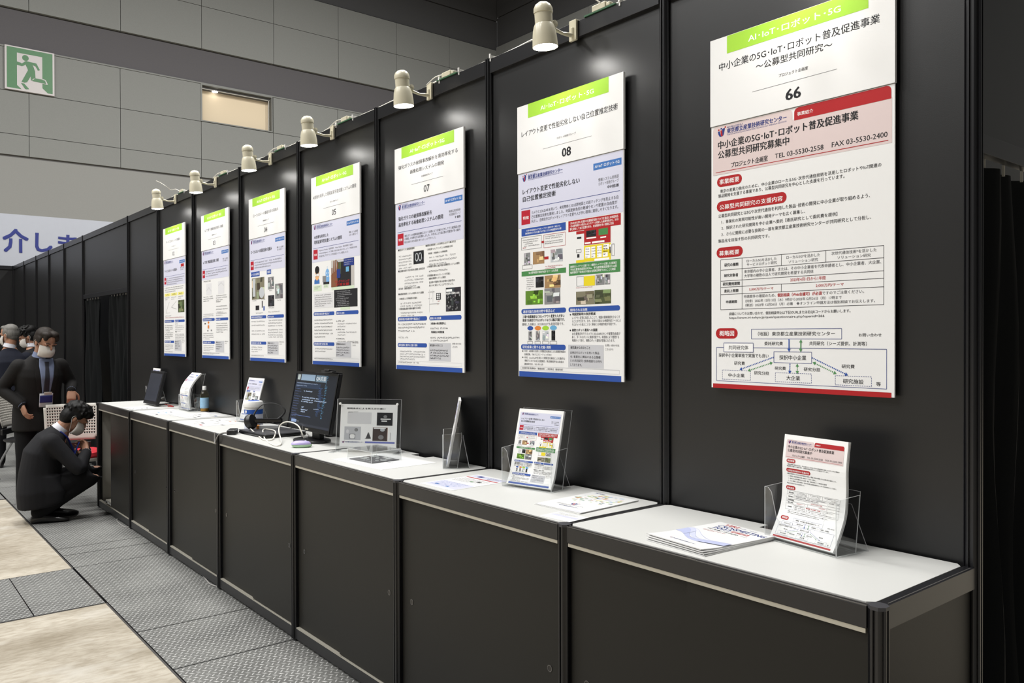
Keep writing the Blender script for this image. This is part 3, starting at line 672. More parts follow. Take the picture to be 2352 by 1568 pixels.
def poster02():
    P = Print(2)
    head_upper(P, '02', [('サービスロボットへの取組み', 89, 978, 390, 22, 'g')], 'ロボット技術グループ')
    template(P, [('サービスロボットへの取組み', 30, 726, 350, 24, 'k', 1)])
    P.R(481, 752, 562, 776, 'red'); pills(P, 289)
    P.GP(90, 676, 480, 4, 11, 'g', 1.5); P.GP(30, 596, 540, 3, 10, 'g', 1.7)
    for x0, x1 in ((28, 192), (214, 376), (400, 552)): P.R(x0, 518, x1, 542, 'ylw'); P.GK(x0 + 30, 525, 100, 11, 'k'); P.GP(x0, 510, 150, 2, 9, 'gg', 1.7)
    P.R(403, 371, 569, 474, 'olive'); P.ln(60, 372, 160, 468, 'g', 2.5); P.ln(220, 420, 360, 470, 'g', 2); P.ln(220, 420, 360, 400, 'g', 2.5); P.ln(60, 372, 180, 372, 'g', 1); P.ln(60, 372, 60, 480, 'g', 1)
    P.GP(30, 352, 320, 1, 9); P.GK(40, 326, 520, 10, 'red'); P.GP(30, 268, 240, 4, 10, 'k', 1.5); P.GP(30, 205, 240, 4, 10, 'k', 1.5); P.GK(318, 270, 80, 10, 'k'); P.GP(320, 262, 250, 4, 9, 'gg', 1.6); P.GK(318, 202, 60, 10, 'k'); P.GP(320, 192, 250, 5, 9, 'gg', 1.5)
    P.GP(28, 98, 245, 4, 8, 'g', 1.6); P.GP(312, 112, 150, 3, 11, 'k', 1.7); P.GP(24, 40, 380, 1, 7.5, 'g')
    return P

# ---------------------------------------------------------------- hall lamps (high under the roof), right-hand row added to brighten the hall wall 
for i, x in enumerate((-17.0, -11.5, -6.0, 0.5, 9.0)):
    for j, y in enumerate((1.8, 7.5, 13.5)):
        l = bpy.data.lights.new('hall_and_fill_lamp', 'AREA'); l.shape = 'SQUARE'; l.size = 1.6; l.energy = HALL_LAMP * (3.2 if x > 5 else 1.0)
        l.color = (1.0, 0.99, 0.965)
        o = bpy.data.objects.new('hall_and_fill_lamp', l); o.location = (x, y, 14.5); COL.objects.link(o)

# ---------------------------------------------------------------- floor
FL = MB().box(-14, 18.07, -6, 25, -0.12, -0.002)
struct(FL.build('floor', 'floor'))
MB().box(-1.0625, 0.9, -5, 16, -0.0019, -0.0012).box(-3.4, -1.0625, 4.148, 5.032, -0.0019, -0.0012).box(-3.2, -1.0625, 7.93, 16, -0.0019, -0.0012).build('gap_dark_sheet', 'blackgl', None)['kind'] = 'structure'  # black sheet laid under the plates to darken the gaps between them
bpy.data.objects['gap_dark_sheet'].name = 'dark_sheet_1'
def plate(x0, x1, y0, y1):
    o = MB().box(x0 + .003, x1 - .003, y0 + .0045, y1 - .0045, -0.0012, 0.0).build('floor_plate', 'plate')
    struct(o)
ys = [-3.0, -1.95, -0.95, 0.05, 1.05, 2.05, 2.948, 3.545, 5.035, 5.40, 5.62, 6.62, 7.62, 8.62, 9.62, 10.62, 11.62, 13.6, 15.2]
for a, b in zip(ys, ys[1:]): plate(-1.06, 0.4, a, b)
for a, b in ((-1.42, -1.068), (-2.4, -1.42), (-3.4, -2.4)): plate(a, b, 4.15, 5.03)
for a, b in zip(ys[12:], ys[13:]): plate(-2.1, -1.068, a + .33, b + .33); plate(-3.1, -2.106, a + .33, b + .33)
MB().box(-1.072, -1.063, -3, 4.145, -0.0019, -0.0006).box(-1.072, -1.063, 5.035, 7.93, -0.0019, -0.0006).box(-3.4, -1.068, 5.032, 5.038, -.0019, -.0006).box(-3.4, -1.068, 4.142, 4.148, -.0019, -.0006).build('trim_2', 'aluedge')['kind'] = 'structure'

# ---------------------------------------------------------------- hall shell beyond the booths
def hall_wall(name, axis, at, u0, u1, hole=None):
    mb = MB()
    def bx(a, b, z0, z1, d0, d1, mi):
        if axis == 'y': mb.box(a, b, at - d1, at - d0, z0, z1, mi)
        else: mb.box(at - d1, at - d0, a, b, z0, z1, mi)
    if hole:
        h0, h1, g0, g1 = hole
        bx(u0, u1, 0, g0, -.4, -.03, 4); bx(u0, u1, g1, 16, -.4, -.03, 4); bx(u0, h0, g0, g1, -.4, -.03, 4); bx(h1, u1, g0, g1, -.4, -.03, 4)
    else: bx(u0, u1, 0, 16, -.4, -.03, 4)
    g = 0.007
    k = u0
    while k < u1 - .1:
        a, b = k, min(k + 2.333, u1)
        for z0, z1 in ((6.45, 7.02), (7.02, 8.19), (8.19, 9.36)):
            if hole and abs(a - hole[0]) < .3 and z0 > 8: continue
            bx(a + g, b - g, z0 + g, z1 - g, -.029, .03, 0)
        for z0, z1 in ((10.43, 11.75), (11.75, 12.9)): bx(a + g, b - g, z0 + g, z1 - g, -.029, .10, 0)
        k += 2.333
    bx(u0, u1, 0, 6.40, -.029, -.022, 1)          # lower wall, set back
    bx(u0, u1, 9.40, 10.41, -.01, .005, 2)       # dark band
    bx(u0, u1, 9.36, 9.40, -.01, .05, 0)
    bx(u0, u1, 12.93, 14.06, -.01, .04, 3); bx(u0, u1, 14.1, 16, -.01, .06, 3)
    return struct(mb.build(name, ['hallpanel', 'halllow', 'hallband', 'halldark', 'hallback']))
hall_wall('wall_back', 'y', 25.0, -12.293, 18.07, (6.385, 8.655, 8.22, 9.345))
hall_wall('wall_side', 'x', 18.07, -6, 24.9)
bpy.data.objects['wall_side'].location = (0, 0, .12)
# lit window in the hall wall
w = struct_empty('window_1')
MB().box(6.36, 6.40, 24.95, 25.35, 8.2, 9.36).box(8.64, 8.68, 24.95, 25.35, 8.2, 9.36).box(6.4, 8.64, 24.95, 25.35, 8.2, 8.235).box(6.4, 8.64, 24.95, 25.35, 9.33, 9.36).build('window_frame', 'hallpanel', w)
MB().box(6.4, 8.64, 25.26, 25.28, 8.235, 9.33).build('roller_blind', 'blind', w)
MB().box(6.4, 8.62, 25.05, 25.07, 9.235, 9.25).box(8.575, 8.60, 25.05, 25.07, 8.235, 9.25).build('glazing_bar', 'inner', w)
MB().lathe([(0.0, 0.02), (.085, 0.02), (.085, 0.0), (0.0, 0.0)], 20).build('downlight', 'downlight', w, loc=(6.85, 25.12, 9.22))
MB().box(6.4, 8.64, 25.08, 25.25, 9.24, 9.33).build('window_head', 'hallback', w)

# emergency exit sign on the hall wall
t = thing('exit_sign', 'large green and white running man exit sign on the grey hall wall', 'sign', (1.725, 24.93, 8.21))
def sgn(mb, pts, d, mi=0):    # pts in sign units 0..100, y up
    n = len(pts); e = 1.19
    mb.add([((a / 100 - .5) * e, -d, b / 100 * e) for a, b in pts], [tuple(range(n))], mi)
MB().box(-.595, .595, -.03, .06, 0, 1.19).build('sign_box', 'signw', t, bevel=.006)
mb = MB()
for q in ([(4, 4), (4, 97), (96, 97), (96, 86), (24, 86), (24, 12), (33, 4)], [(75, 86), (96, 86), (96, 4), (86, 4), (75, 14)]): sgn(mb, q, .032)
sgn(mb, [(41 + 6.6 * math.cos(k * .449), 77 + 6.8 * math.sin(k * .449)) for k in range(14)], .033)
for q in ([(24, 58), (34, 57), (38, 59), (43, 65), (46, 70), (40, 69), (34, 63), (31, 64.5), (24, 65.5)], [(42, 70), (62, 69), (64, 66), (55, 63), (57, 60), (60, 50), (50, 45), (46, 50), (44, 56), (40, 64)],
          [(58, 69.5), (63, 68.5), (70, 55), (66, 53), (61, 62), (55, 63.5)], [(46, 50), (33, 21), (39, 20), (44, 22), (55, 45)], [(50, 47), (60, 52), (61, 34), (57, 33), (52, 27), (51, 40)], [(53, 27), (61, 34), (80, 34), (83, 28), (82, 25.5), (70, 26)],
          [(32, 18), (38, 18), (48, 7), (43, 5.5), (40, 6)]): sgn(mb, q, .0335 + .0004 * len(mb.f))
mb.build('pictogram', 'signg', t)
mb = MB(); sgn(mb, [(75, 35.5), (79, 35), (82, 33.5), (86, 25), (85, 23.5), (75, 24.5), (75, 25.8), (83, 25), (80, 32.5), (75, 33.5)], .0385); mb.build('foot_outline', 'signw', t)

# white banner fascia behind the far booth wall
b = thing('banner', 'wide white banner with large blue Japanese lettering above the far black partition', 'banner', (-1.0, 15.62, 1.2))
MB().box(-3.0, 3.2, 0, .06, 0, 2.43).build('cloth', 'banner', b)
for ch, x0, x1, z0, z1 in (('紹', -.73, -.33, 2.955, 3.36), ('介', -.114, .28, 2.965, 3.38), ('し', .379, .651, 3.0, 3.335), ('ま', .735, 1.05, 3.0, 3.335), ('す', 1.14, 1.46, 3.0, 3.335)):
    vs, fs, a0, a1, b0, b1 = text_mesh(ch, 1); mb = MB()
    for k, (dx, dz) in enumerate(((0, 0), (.018, 0), (0, .016), (.018, .016))):
        mb.add([(x0 + (p - a0) / (a1 - a0) * (x1 - x0 - .018) + 1.0 + dx, -.003 - k * .0006, z0 + (q - b0) / (b1 - b0) * (z1 - z0 - .016) - 1.2 + dz) for p, q in vs], fs)
    mb.build('letter', 'bannerink', b)

# ---------------------------------------------------------------- black system partition
WY = [0.0, 0.99, 1.979, 2.95, 3.919, 4.898, 5.925, 6.894, 7.904, 9.93, 11.02, 12.06, 13.05, 14.14, 15.24]
HW = 2.70
def post_profile(r=.02, slot=.0035, deep=.005):
    pts = []
    for k in range(8):
        a = k * math.pi / 4
        n = Vector((math.cos(a), math.sin(a))); t = Vector((-n.y, n.x)); h = r * math.tan(math.pi / 8)
        for q in (n * r - t * h * .92, n * r - t * slot, n * (r - deep) - t * slot, n * (r - deep) + t * slot, n * r + t * slot, n * r + t * h * .92): pts.append((q.x, q.y))
    return pts
PP = post_profile()
def post_mb(x, y, z0, z1):
    return MB().prism([(x + a, y + b) for a, b in PP], z0, z1)
wr = struct_empty('wall_right')
for i, y in enumerate(WY[:-1]):
    post_mb(0, y, 0.0, HW + .004).build('post', 'alu', wr)
    y1 = WY[i + 1]
    if i == 8:      # doorway closed by curtains
        MB().box(0.0, .004, y + .018, y1 - .018, 1.99, HW - .05).build('wall_panel', 'panel', wr)
        MB().box(-.014, .014, y + .019, y1 - .019, 1.945, 1.995).build('door_head_rail', 'alu', wr, bevel=.001)
    else:
        MB().box(0.0, .004, y + .016, y1 - .016, .05, HW - .05).build('wall_panel', 'panel', wr)
        MB().box(-.014, .014, y + .019, y1 - .019, .01, .06).build('bottom_rail', 'alu', wr)
    MB().box(-.014, .014, y + .019, y1 - .019, HW - .062, HW).build('top_rail', 'alu', wr, bevel=.001)
# the far cross wall and the return beside the nearest panel
wf = struct_empty('wall_far')
for i in range(4):
    x = -i * .99
    post_mb(x, 15.24, 0, HW + .004).build('post', 'alu', wf)
    MB().box(x - .974, x - .016, 15.24, 15.244, .0, HW - .05).build('wall_panel', 'panel', wf)
    MB().box(x - .971, x - .019, 15.226, 15.254, HW - .062, HW).build('top_rail', 'alu', wf)
wn = struct_empty('wall_return')
post_mb(.99, 0, 0, HW).build('post', 'alu', wn)
MB().box(.016, .974, 0, .004, 1.99, HW).build('wall_panel', 'panel', wn)
MB().box(.019, .971, -.014, .014, 1.952, 2.0).build('door_head_rail', 'alu', wn, bevel=.001)
MB().box(0.3, 3, .9, .92, 0, 2.6).build('doorway_backing', 'panel', wn)
MB().box(.35, .37, 7.0, 14.0, 0, 2.6).build('doorway_backing', 'panel', wf)  # black panel added behind the curtained doorway so its gap stays dark
def curtain(name, label, p0, p1, z0, z1, pleats, amp, seed, flare=0.0):
    rnd = random.Random(seed); mb = MB()
    p0, p1 = Vector(p0), Vector(p1); d = p1 - p0; n = Vector((-d.y, d.x)).normalized()
    nu, nz = pleats * 8, 14; ph = [rnd.uniform(-.8, .8) for _ in range(pleats + 2)]
    v = []
    for j in range(nz + 1):
        z = z0 + (z1 - z0) * j / nz; sp = 1 + flare * (1 - j / nz)
        for i in range(nu + 1):
            u = i / nu; k = u * pleats
            w = math.sin(2 * math.pi * k + ph[int(k)] * .6) * amp * (1.0 + .35 * math.sin(3 * u + j * .3)) + .012 * math.sin(j * .7 + k * 2)
            q = p0 + d * (.5 + (u - .5) * sp) + n * w
            v.append((q.x, q.y, z))
    f = [(j * (nu + 1) + i, j * (nu + 1) + i + 1, (j + 1) * (nu + 1) + i + 1, (j + 1) * (nu + 1) + i) for j in range(nz) for i in range(nu)]
    mb.add(v, f)
    t = thing(name, label, 'curtain', (p0.x, p0.y, z0))
    mb.t = Matrix.Identity(4)
    o = mb.build('drape', 'curtain', t, smooth=True); o.location = (-p0.x, -p0.y, -z0)
    for i in range(pleats):
        q = p0 + d * ((i + .5) / pleats); h = MB().box(q.x - .003, q.x + .003, q.y - .003, q.y + .003, z1 - .005, z1 + .025)
        h.build('hook', 'silver', t).location = (-p0.x, -p0.y, -z0)
curtain('black_curtain', 'black curtain hanging in the doorway right of the nearest counter', (.05, .02), (.95, .02), .015, 1.93, 7, .022, 3)
curtain('black_curtain', 'black curtain at the near side of the doorway behind the first counter end', (.02, 7.94), (.02, 8.75), .015, 1.925, 7, .028, 5)
curtain('black_curtain', 'narrow black curtain at the far side of the doorway behind the people', (.02, 9.25), (.02, 9.9), .015, 1.925, 5, .03, 9, .25)

# ---------------------------------------------------------------- display counters, one per bay
CY = [0.0, 0.984, 1.963, 2.935, 3.985, 4.960, 5.945, 6.985]
HC, XF = 0.92, -0.48
NUM = ['66', '08', '07', '05', '04', '03', '02']
def counter_post(y, parent, my):
    p = parent
    post_mb(XF, y - my, .012, .913).build('post', 'alu', p)
    c = .0215
    MB().prism([(XF + c * math.cos(math.pi / 8 + k * math.pi / 4), y - my + c * math.sin(math.pi / 8 + k * math.pi / 4)) for k in range(8)], .913, .921).build('post_cap', 'darkgrey', p)
    MB().lathe([(.013, 0), (.013, .012)], 12, 0, XF, y - my, True).build('foot', 'black', p)
for i in range(7):
    y0, y1 = CY[i], CY[i + 1]; my = (y0 + y1) / 2; a, b = y0 - my, y1 - my; last = i == 6
    t = thing('display_counter', 'white-topped black counter below the poster numbered %s%s' % (NUM[i], {0: ', nearest the camera', 6: ', its front partly open'}.get(i, '')), 'counter', (0, my, 0), 0, 'row of black display counters')
    counter_post(y0, t, my)
    if last: counter_post(y1, t, my)
    # worktop with clipped corners and a cable notch at the back
    r = .015
    pts = [(XF + .004 + r, a + .015), (-.02 - r, a + .015), (-.016, a + .015 + r), (-.016, -.04), (-.062, -.04), (-.062, .085), (-.016, .085), (-.016, b - .015 - r), (-.016 - r, b - .015), (XF + .004 + r, b - .015), (XF + .004, b - .015 - r), (XF + .004, a + .015 + r)]
    MB().prism(pts, .900, .9205).build('worktop', 'top', t, bevel=.0008)
    MB().box(XF - .012, XF + .010, a + .021, b - .021, .867, .915).build('top_rail', 'alu', t, bevel=.0012)
    MB().box(XF - .012, XF - .009, a + .021, b - .021, .9152, .9172).box(XF - .003, XF + .001, a + .021, b - .021, .9152, .9185).box(XF - .012, XF - .0085, -.015, .015, .9172, .9182).build('rail_edge', 'aluedge', t)
    MB().box(XF + .02, -.021, a - .0125, a + .0125, .867, .9192).build('side_rail', 'alu', t)
    MB().box(XF + .03, -.03, a - .007, a - .004, .9192, .9197).build('side_rail_edge', 'aluedge', t)
    MB().box(XF - .010, XF + .002, a + .024, b - .024, .8555, .8665).build('door_track', 'silver', t, bevel=.0006)
    def door(ya, yb, x, hy):
        d = MB().box(x, x + .004, ya, yb, .072, .856).build('sliding_door', 'door', t)
        h = MB(); h.t = Matrix.Translation((x - .0006, hy, .454)) @ Matrix.Rotation(math.radians(-90), 4, 'Y')
        h.lathe([(.0085, .0), (.0085, .0012), (.011, .0012), (.011, .0)], 16, 0); h.lathe([(0.0001, .0004), (.0085, .0004)], 16, 1)
        h.build('finger_hole', ['aluedge', 'blackgl'], d)  # black disc for the dark hole, paler ring imitating the glint on its rim
    if last:
        door(a + .022, .115, XF - .002, a + .06); door(a + .04, .125, XF + .006, .07)
    else:
        door(a + .022, .02, XF - .002, a + .068); door(-.02, b - .022, XF + .006, b - .09)
    MB().box(XF - .010, XF + .012, a + .021, b - .021, .014, .064).build('bottom_rail', 'alu', t, bevel=.001)
    MB().box(XF - .009, XF + .008, 0, b - .024, .0645, .0705).box(XF - .009, XF + .003, a + .024, 0, .0645, .0685).build('bottom_track', 'silver', t)
    if i == 0:
        MB().box(XF + .018, -.022, a - .002, a + .002, .05, .867).build('end_panel', 'door', t)
        MB().box(XF + .02, -.022, a - .011, a + .011, .014, .06).build('end_rail', 'alu', t)
    if last:
        MB().box(XF + .018, -.022, b - .004, b + .004, .05, .867).build('end_panel', 'inner', t)
        MB().box(XF + .02, -.022, b - .0125, b + .0125, .867, .9192).build('end_rail', 'alu', t)
        MB().box(-.03, -.022, a + .02, b - .01, .05, .86).build('back_panel', 'inner', t)

# ---------------------------------------------------------------- boards on the wall
BC = {'66': .485, '08': 1.463, '07': 2.443, '05': 3.408, '04': 4.392, '03': 5.38, '02': 6.38}
PR = {'66': poster66(), '08': poster08(), '07': poster07(), '05': poster05(), '04': poster04(), '03': poster03(), '02': poster02()}
KIND = {'66': 'red-banded Japanese poster board with tables and a flow chart, under title 66', '08': 'blue-banded poster board with many small photographs, under title 08', '07': 'blue-banded poster board with text and dark glass pictures, under title 07',
        '05': 'blue-banded poster board with a drawn man and a hand photo, under title 05', '04': 'blue-banded poster board with grey room photos, under title 04', '03': 'mostly white blue-banded poster board, under title 03', '02': 'farthest blue-banded poster board with yellow headings, under title 02'}
def pcol(mb, f): mb.c = [c or INK['pap'] for c in mb.c]
for n, P in PR.items():
    def fn(x, y, d): return (-.0002 - d * .00016, .297 - x / 1000, y / 1000)
    lo = MB().box(0, .006, -.297, .297, 0, .8355, 0, INK['edge']); P.emit(lo, fn, -1e9, 836)
    lo.c = [c or INK['pap'] for c in lo.c]
    o = lo.build('poster_board', 'print', None, loc=(-.0215, BC[n], 1.33)); tag(o, KIND[n], 'poster', 'poster boards on the black wall')
    def fn2(x, y, d): return (-.0002 - d * .00016, .299 - x * 1.006 / 1000, (y - 837.5) / 1000)
    up = MB().box(0, .010, -.299, .299, 0, .2755, 0, INK['edge']); P.emit(up, fn2, 836, 1e9)
    o = up.build('title_board', 'print', None, loc=(-.0245, BC[n], 1.33 + .8375)); tag(o, 'white title board numbered %s with a lime green strip across its top' % n, 'sign', 'title boards on the black wall')

# ---------------------------------------------------------------- clip-on lamps along the wall top
def lamp(y, label, seed, tilt=0.0, high=False, low=False):
    rnd = random.Random(seed)
    t = thing('clip_lamp', label, 'lamp', (-.014, y, 2.66), 0, 'cream clip-on lamps along the wall top')
    X = -.163
    hd = Matrix.Translation((X, 0, .07)) @ Matrix.Rotation(tilt, 4, 'Y') @ Matrix.Translation((0, 0, -.07))
    def H(m=None):
        q = MB(); q.t = hd; return q
    H().lathe([(.0300, -.004), (.0345, -.006), (.0385, -.014), (.0430, -.032), (.0462, -.060), (.0478, -.090), (.0465, -.090), (.0448, -.060), (.0415, -.033), (.037, -.016), (.030, -.010), (.0001, -.009)], 28).build('shade', 'cream', t, smooth=True)
    H().lathe([(.0325, -.02), (.0332, .030), (.0332, .034)], 26, cap0=True, cap1=True).build('lamp_body', 'cream', t, smooth=True)
    H().lathe([(.0352, .034), (.0362, .040), (.0350, .052), (.029, .064), (.018, .072), (.006, .0755), (.0001, .076)], 26, cap0=True).build('cap', 'cream', t, smooth=True)
    H().box(-.012, .030, -.014, .014, -.012, .022).build('joint_plate', 'cream', t, bevel=.004)
    H().lathe([(.0001, -.0965), (.018, -.0955), (.033, -.092), (.0425, -.085), (.0435, -.078), (.0001, -.076)], 20).build('bulb', 'bulb', t, smooth=True)
    k = MB(); k.t = Matrix.Translation((X + .043, -.012, .0)) @ Matrix.Rotation(math.radians(90), 4, 'X')
    k.lathe([(.0001, -.012), (.011, -.012), (.013, -.008), (.013, .010), (.0001, .012)], 16).build('knob', 'cream', t, smooth=True)
    MB().tube([(X + .036, 0, 0), (X + .062, 0, -.012), (X + .10, 0, -.018), (-.02, 0, -.014)], [.010, .007, .006, .009], 10).build('arm', 'cream', t, smooth=True)
    MB().lathe([(.009, -.014), (.009, .014)], 14, 0, -.012, 0, True, True).box(-.012, -.002, -.019, .019, -.034, .042).box(-.012, .030, -.019, .019, .040, .045).build('clamp', 'cream', t, bevel=.0015)
    cp = [(-.030, -.012, .03), (-.012, -.05, .058), (-.004, -.085, .062), (.0, -.12, .058)]
    if high: cp = [(X, -.004, .142), (X + .015, -.012, .165), (X + .05, -.03, .185), (X + .09, -.06, .165), (-.03, -.10, .11), (-.004, -.14, .07)]
    if low: cp = [(X, -.004, .142), (X + .03, -.02, .128), (X + .06, -.06, .098), (X + .085, -.05, .085), (-.05, -.03, .075), (-.02, -.06, .08), (-.004, -.10, .06)]
    MB().tube(cp, .0026, 6, smooth=5).build('cord', 'cable', t, smooth=True)
    # plug and zip ties lying on the rail
    g = thing('plug_connector', label.replace('clip-on lamp', 'plug connector of the lamp'), 'connector', (0, y - .13, HW), 0, 'plug connectors on the wall top')
    MB().box(-.018, .012, -.035, .035, .004, .030).box(-.014, .008, -.055, -.035, .008, .024).build('plug', 'cream', g, bevel=.004)
    MB().box(-.019, .013, -.085, .075, .0005, .006).build('tape', 'green', g)
LY = [.44, 1.427, 2.424, 3.435, 4.322, 5.36, 6.339]
for y, n in zip(LY, NUM): lamp(y, 'cream clip-on lamp above the title board numbered %s' % n, int(n), math.radians(-4.5), n in ('08', '66'), n == '02')
mb = MB(); pts = []
for i in range(75):
    y = -.1 + i * .1; pts.append((.004 + .006 * math.sin(i * 1.7), y, HW + .006 + .004 * math.sin(i * 1.1)))
mb.tube(pts, .0045, 6)
c = mb.build('electric_wire', 'cable', None, smooth=True); tag(c, 'white electric wire running along the top of the black wall', 'wire')
for i, y in enumerate((.2, 1.19, 1.955, 2.19, 2.35, 3.2, 3.4, 4.1, 5.12, 6.12)):
    z = MB().box(-.017, .017, y - .003, y + .003, HW - .012, HW + .014).box(-.020, -.014, y - .004, y + .004, HW + .002, HW + .02).build('zip_tie', 'white', None)
    tag(z, 'small white zip tie holding the electric wire on the wall top', 'zip tie', 'zip ties on the wall top')

# ---------------------------------------------------------------- sheets, leaflets and their clear holders
def prof_fn(ctrl):
    # ctrl: (x, z) points bottom to top; returns f(t) by arc length
    pts = [Vector((a, b)) for a, b in ctrl]; q = []
    for i in range(len(pts) - 1):
        p0, p1, p2, p3 = pts[max(i - 1, 0)], pts[i], pts[i + 1], pts[min(i + 2, len(pts) - 1)]
        for k in range(12):
            t = k / 12
            q.append(0.5 * ((2 * p1) + (p2 - p0) * t + (2 * p0 - 5 * p1 + 4 * p2 - p3) * t * t + (3 * p1 - p0 - 3 * p2 + p3) * t ** 3))
    q.append(pts[-1]); L = [0]
    for a, b in zip(q, q[1:]): L.append(L[-1] + (b - a).length)
    def f(t):
        s = t * L[-1]; i = 0
        while i < len(L) - 2 and L[i + 1] < s: i += 1
        e = (s - L[i]) / max(1e-9, L[i + 1] - L[i]); p = q[i] + (q[i + 1] - q[i]) * e
        d = (q[i + 1] - q[i]).normalized()
        return p, Vector((d.y, -d.x))        # point, outward normal (towards +x)
    return f
def leaflet(parent_loc, rz, ctrl, P, label, n_behind, w=.21, thick=.0022, group=None, name='leaflet', gap=.0003, where=None):
    where = {.362: 'tucked behind the red leaflet nearest the camera', 1.492: 'behind the colourful leaflet in the tall clear holder', 2.150: 'in the thin pack of the edge-on holder', 4.50: 'behind the leaflet next to the wipes tub', 5.68: 'in the bundle flopping backwards beside the gel bottle', 6.80: 'behind the far dark tablet screen'}[parent_loc[1]]
    f = prof_fn(ctrl)
    for k in range(n_behind + 1):
        mb = MB(); N = 22; back = -k * (thick + gap); jit = random.Random(k * 7 + int(w * 1000)).uniform(-.002, .002) if k else 0
        v = []
        for off in (0, -thick):
            for i in range(N + 1):
                p, n = f(i / N)
                for s in (-1, 1): v.append((p.x + n.x * (back + off), s * w / 2 + jit, p.y + n.y * (back + off)))
        m = 2 * (N + 1); fc = []
        for i in range(N):
            a = 2 * i
            fc += [(a, a + 1, a + 3, a + 2), (m + a, m + a + 2, m + a + 3, m + a + 1), (a, a + 2, m + a + 2, m + a), (a + 1, m + a + 1, m + a + 3, a + 3)]
        fc += [(0, m, m + 1, 1), (m - 2, m - 1, 2 * m - 1, 2 * m - 2)]
        mb.add(v, fc, 0, INK['leaf'])
        if k == 0 and P:
            def g(x, y, d):
                p, n = f(max(0, min(1, .012 + .945 * y / 836))); o = .0003 + d * .00009
                return (p.x + n.x * o, (x / 594 - .5) * w * .93, p.y + n.y * o)
            P.emit(mb, g, -1e9, 836, 1.0, .95)
        mb.c = [c or INK['leaf'] for c in mb.c]
        o = mb.build(name, 'ink', None, loc=parent_loc); o.rotation_euler = (0, 0, rz)
        if k == 0: tag(o, label, 'leaflet', group)
        else: tag(o, 'plain spare sheet %s' % where, 'leaflet', 'spare sheets ' + where)
def plate3(mb, pts, th, fn):
    # closed outline pts in plane, faces material 0, rim material 1; fn(a, b, d) -> xyz
    n = len(pts)
    v = [fn(a, b, 0) for a, b in pts] + [fn(a, b, th) for a, b in pts]
    mb.add(v, [tuple(range(n)), tuple(range(2 * n - 1, n - 1, -1))], 0)
    mb.add(v, [(i, n + i, n + (i + 1) % n, (i + 1) % n) for i in range(n)], 1)
def holder(loc, rz, label, w=.235, back=.215, lean=.05, wing=.145, deep=.062, group='clear leaflet holders on the counters'):
    t = thing('leaflet_holder', label, 'leaflet holder', loc, rz, group)
    xb = -deep / 2; th = .0028
    mb = MB(); plate3(mb, [(-w / 2, 0), (w / 2, 0), (w / 2, back), (-w / 2, back)], th, lambda a, b, d: (xb - d - lean * b / back, a, .003 + b)); mb.build('back_plate', ['acr', 'acredge'], t)
    # front pocket: high wings left and right, a deep round cut between
    q = [(-w / 2, 0), (w / 2, 0), (w / 2, wing)]
    a0, lo = w / 2 - .012, .040
    q += [(a0, wing), (a0 - .012, wing - .012)] + [(a0 - .014 - .004 * k, wing - .02 - (wing - .03 - lo) * k / 5) for k in range(1, 5)] + [(a0 - .05, lo + .004), (a0 - .065, lo)]
    q += [(-x, z) for x, z in reversed(q[3:])] + [(-w / 2, wing)]
    mb = MB(); plate3(mb, q, th, lambda a, b, d: (deep / 2 + d - .012 * b / wing * 0, a, .003 + b)); mb.build('front_pocket', ['acr', 'acredge'], t)
    for s in (-1, 1):
        mb = MB(); plate3(mb, [(xb, 0), (deep / 2, 0), (deep / 2, wing), (xb - lean * wing / back, wing + .006)], th, lambda a, b, d, s=s: (a, s * (w / 2) + s * d, .003 + b)); mb.build('side_wall', ['acr', 'acredge'], t)
    mb = MB(); plate3(mb, [(xb - .055, -w / 2), (deep / 2, -w / 2), (deep / 2, w / 2), (xb - .055, w / 2)], .003, lambda a, b, d: (a, b, d)); mb.build('base', ['acr', 'acredge'], t)
    mb = MB(); plate3(mb, [(-w / 2, 0), (w / 2, 0), (w * .36, .12), (-w * .36, .12)], th, lambda a, b, d: (xb - .052 + .024 * b / .12 - d, a, .003 + b)); mb.build('rear_leg', ['acr', 'acredge'], t)
    return t
PI = math.pi
def attach(o, parent):
    bpy.context.view_layer.update()
    o.parent = parent; o.matrix_parent_inverse = parent.matrix_world.inverted()
Z = HC + .0008
# under 66: facing the aisle, sheets curling forward at the foot
holder((-.150, .362, Z), PI - math.radians(9), 'clear acrylic holder of red leaflets under poster 66, nearest the camera', .238, .16, .02, .145, .075)
leaflet((-.150, .362, Z), PI - math.radians(9), [(.034, .010), (.010, .050), (-.012, .10), (-.018, .16), (-.018, .22), (-.028, .294)], PR['66'], 'red and white leaflet at the front of the holder under poster 66', 3, .212)
# under 08
holder((-.180, 1.492, Z), PI + math.radians(12), 'tall clear acrylic holder of colourful leaflets under poster 08', .232, .29, .065, .145, .07)
leaflet((-.180, 1.492, Z), PI + math.radians(12), [(.024, .010), (.004, .045), (-.012, .10), (-.030, .17), (-.062, .292)], PR['08'], 'blue and white leaflet with small photographs in the holder under poster 08', 3, .212)
# under 07: turned away, seen nearly edge-on
holder((-.098, 2.150, Z), PI - math.radians(35), 'clear acrylic holder seen edge-on with a thin pack, under poster 07', .225, .13, .02, .145, .06)
leaflet((-.098, 2.150, Z), PI - math.radians(35), [(.016, .010), (.006, .05), (-.006, .12), (-.022, .20), (-.040, .296)], PR['07'], 'leaflet pack standing edge-on in the holder under poster 07', 3, .21)
